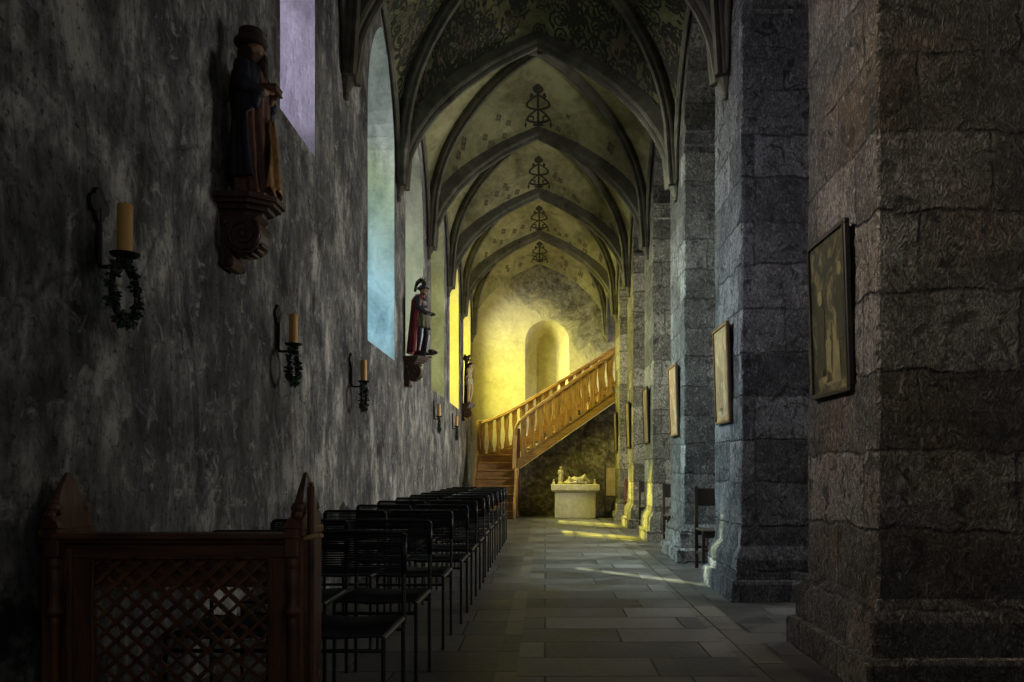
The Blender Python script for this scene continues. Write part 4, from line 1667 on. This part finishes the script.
remesh(m.build('drapery', M['carvedstone'], rf), .008)

fg = thing('standing_figurine', (AX - .33, AY + .18, .775), 'small carved standing figurine at the left end of the altar slab', 'figurine')
m = MB()
m.lathe([(.0, 0), (.075, 0), (.08, .02), (.06, .05), (.052, .07), (.058, .10), (.0, .10)], (0, 0, 0), 12)
m.build('pedestal', M['carvedstone'], fg, True, angle=.6)
m = MB()
m.lathe([(.0, .10), (.062, .10), (.052, .18), (.040, .25), (.046, .30), (.036, .335), (.0, .35)], (0, 0, 0), 14)
head(m, (0, -.005, .385), .038, (0, -1))
for q in (-1, 1):
    limb(m, [(q * .042, 0, .315), (q * .06, -.01, .25), (q * .012, -.045, .262)], [.018, .016, .012])
    hand(m, (q * .010, -.050, .268), (-q * .3, -.3, 1), (0, -1, 0), .009)
remesh(m.build('body', M['carvedstone'], fg), .005)
for (dx, h_, lab) in ((-.50, .085, 'tiny carved knob figure at the left corner of the altar slab'), (.455, .10, 'tiny carved figure at the right corner of the altar slab')):
    k_ = thing('corner_figurine', (AX + dx, AY - .08, .775), lab, 'figurine')
    m = MB()
    m.lathe([(.0, 0), (.038, 0), (.034, .03), (.022, .05), (.026, .07), (.0, .085)], (0, 0, 0), 12)
    m.ball((0, 0, .10), (.022, .022, .026), 10)
    remesh(m.build('carving', M['carvedstone'], k_), .005)

# notice board leaning in the corner
nb = thing('notice_board', (1.52, 19.66, 0), 'narrow pale notice board on a dark stand beside the altar', 'notice board')
m = MB().box(-.095, -.06, -.02, .015, 0, 1.26, 0, .004)
m.box(-.16, .06, -.06, .06, 0, .02, 0, .004)
m.ball((-.078, -.02, 1.23), (.03, .02, .03), 10)
m.build('stand', M['steel'], nb)
m = MB().box(-.06, .22, -.012, .008, .46, 1.20, 0, .003)
m.build('panel', M['board'], nb)
m = MB().box(-.05, .21, -.016, -.012, .47, .49); m.box(-.05, .21, -.016, -.012, 1.17, 1.19)
m.build('panel_rail', M['brownwood'], nb)


# ------------------------------------------------------------------ wooden chairs standing between the pillars
def make_side_chair(mat):
    root = thing('wooden_chair', (0, 0, 0), 'x', 'chair', 'wooden chairs standing between the pillars')
    h = .215
    for sx in (-1, 1):
        m = MB(); m.loft([[(sx * h + a * .018, y + b * .018, z) for a, b in ((-1, -1), (1, -1), (1, 1), (-1, 1))] for y, z in ((-.02, 0), (0, .45), (.0, .5), (.03, .92))], True)
        m.build('back_post', mat, root)
        m = MB().box(sx * h - .018, sx * h + .018, -.44, -.404, 0, .43, 0, .004)
        m.build('leg', mat, root)
    m = MB().box(-h - .01, h + .01, -.45, .0, .43, .455, 0, .008)
    m.build('seat', mat, root)
    m = MB().box(-h + .018, h - .018, .012, .030, .70, .90, 0, .005)
    m.build('backrest', mat, root)
    for y0, y1 in ((-.43, -.41), (-.012, .008)):
        m = MB().box(-h + .018, h - .018, y0, y1, .37, .43)
        m.build('seat_rail', mat, root)
    m = MB()
    m.box(-h + .018, h - .018, -.425, -.41, .22, .25); m.box(-h + .018, h - .018, -.014, .004, .22, .25)
    for sx in (-1, 1):
        m.box(sx * h - .009, sx * h + .009, -.41, -.01, .17, .195)
    m.build('stretcher', mat, root)
    return root

pc = make_side_chair(M['brownwood'])
pr = make_side_chair(M['redwood'])
SIDE = [
    (pc, 1.93, 9.29, 'dark wooden chair between the second and third pillar'),
    (None, 1.97, 12.1, 'dark wooden chair between the third and fourth pillar'),
    (None, 1.95, 15.0, 'dark wooden chair between the fourth and fifth pillar, far and barely showing'),
    (pr, 1.96, 17.75, 'reddish wooden chair between the fifth and last pillar'),
]
for o, x, y, lab in SIDE:
    o = o or copy_tree(pc)
    o.location = (x, y, 0)
    o['label'] = lab


# unseen blocks added outside to shade the nearer windows, gap for one sun streak
for y0, y1 in ((1.0, 16.15), (16.33, 19.75)):
    m = MB().prism([(-6.0, y0), (-6.0, y1), (-7.2, y1 + 1.32), (-7.2, y0)], lambda a, b, d: (a, b, d), 0, 15.0) if y0 < 2 else MB().prism([(-6.0, y0), (-6.0, y1), (-7.2, y1 + 1.32), (-7.2, y0 + 1.32)], lambda a, b, d: (a, b, d), 0, 15.0)
    tag(m.build('sun_blocker', [M['nave']]), kind='structure')

# ------------------------------------------------------------------ sun and ambient daylight
sun = bpy.data.lights.new('sun', 'SUN')
sun.energy = 22.0
sun.angle = math.radians(.6)
sun.color = (1, .93, .76)
so = bpy.data.objects.new('sun', sun)
COL.objects.link(so)
d = Vector((1, -1.1, -1.1)).normalized()
so.rotation_euler = d.to_track_quat('-Z', 'Y').to_euler()
so.location = (-8, 20, 12)

w = bpy.data.worlds.new('world')
sc.world = w
w.use_nodes = True
bg = w.node_tree.nodes['Background']
bg.inputs[0].default_value = (.92, .95, 1, 1)
bg.inputs[1].default_value = .13
sc.view_settings.exposure = 0.0
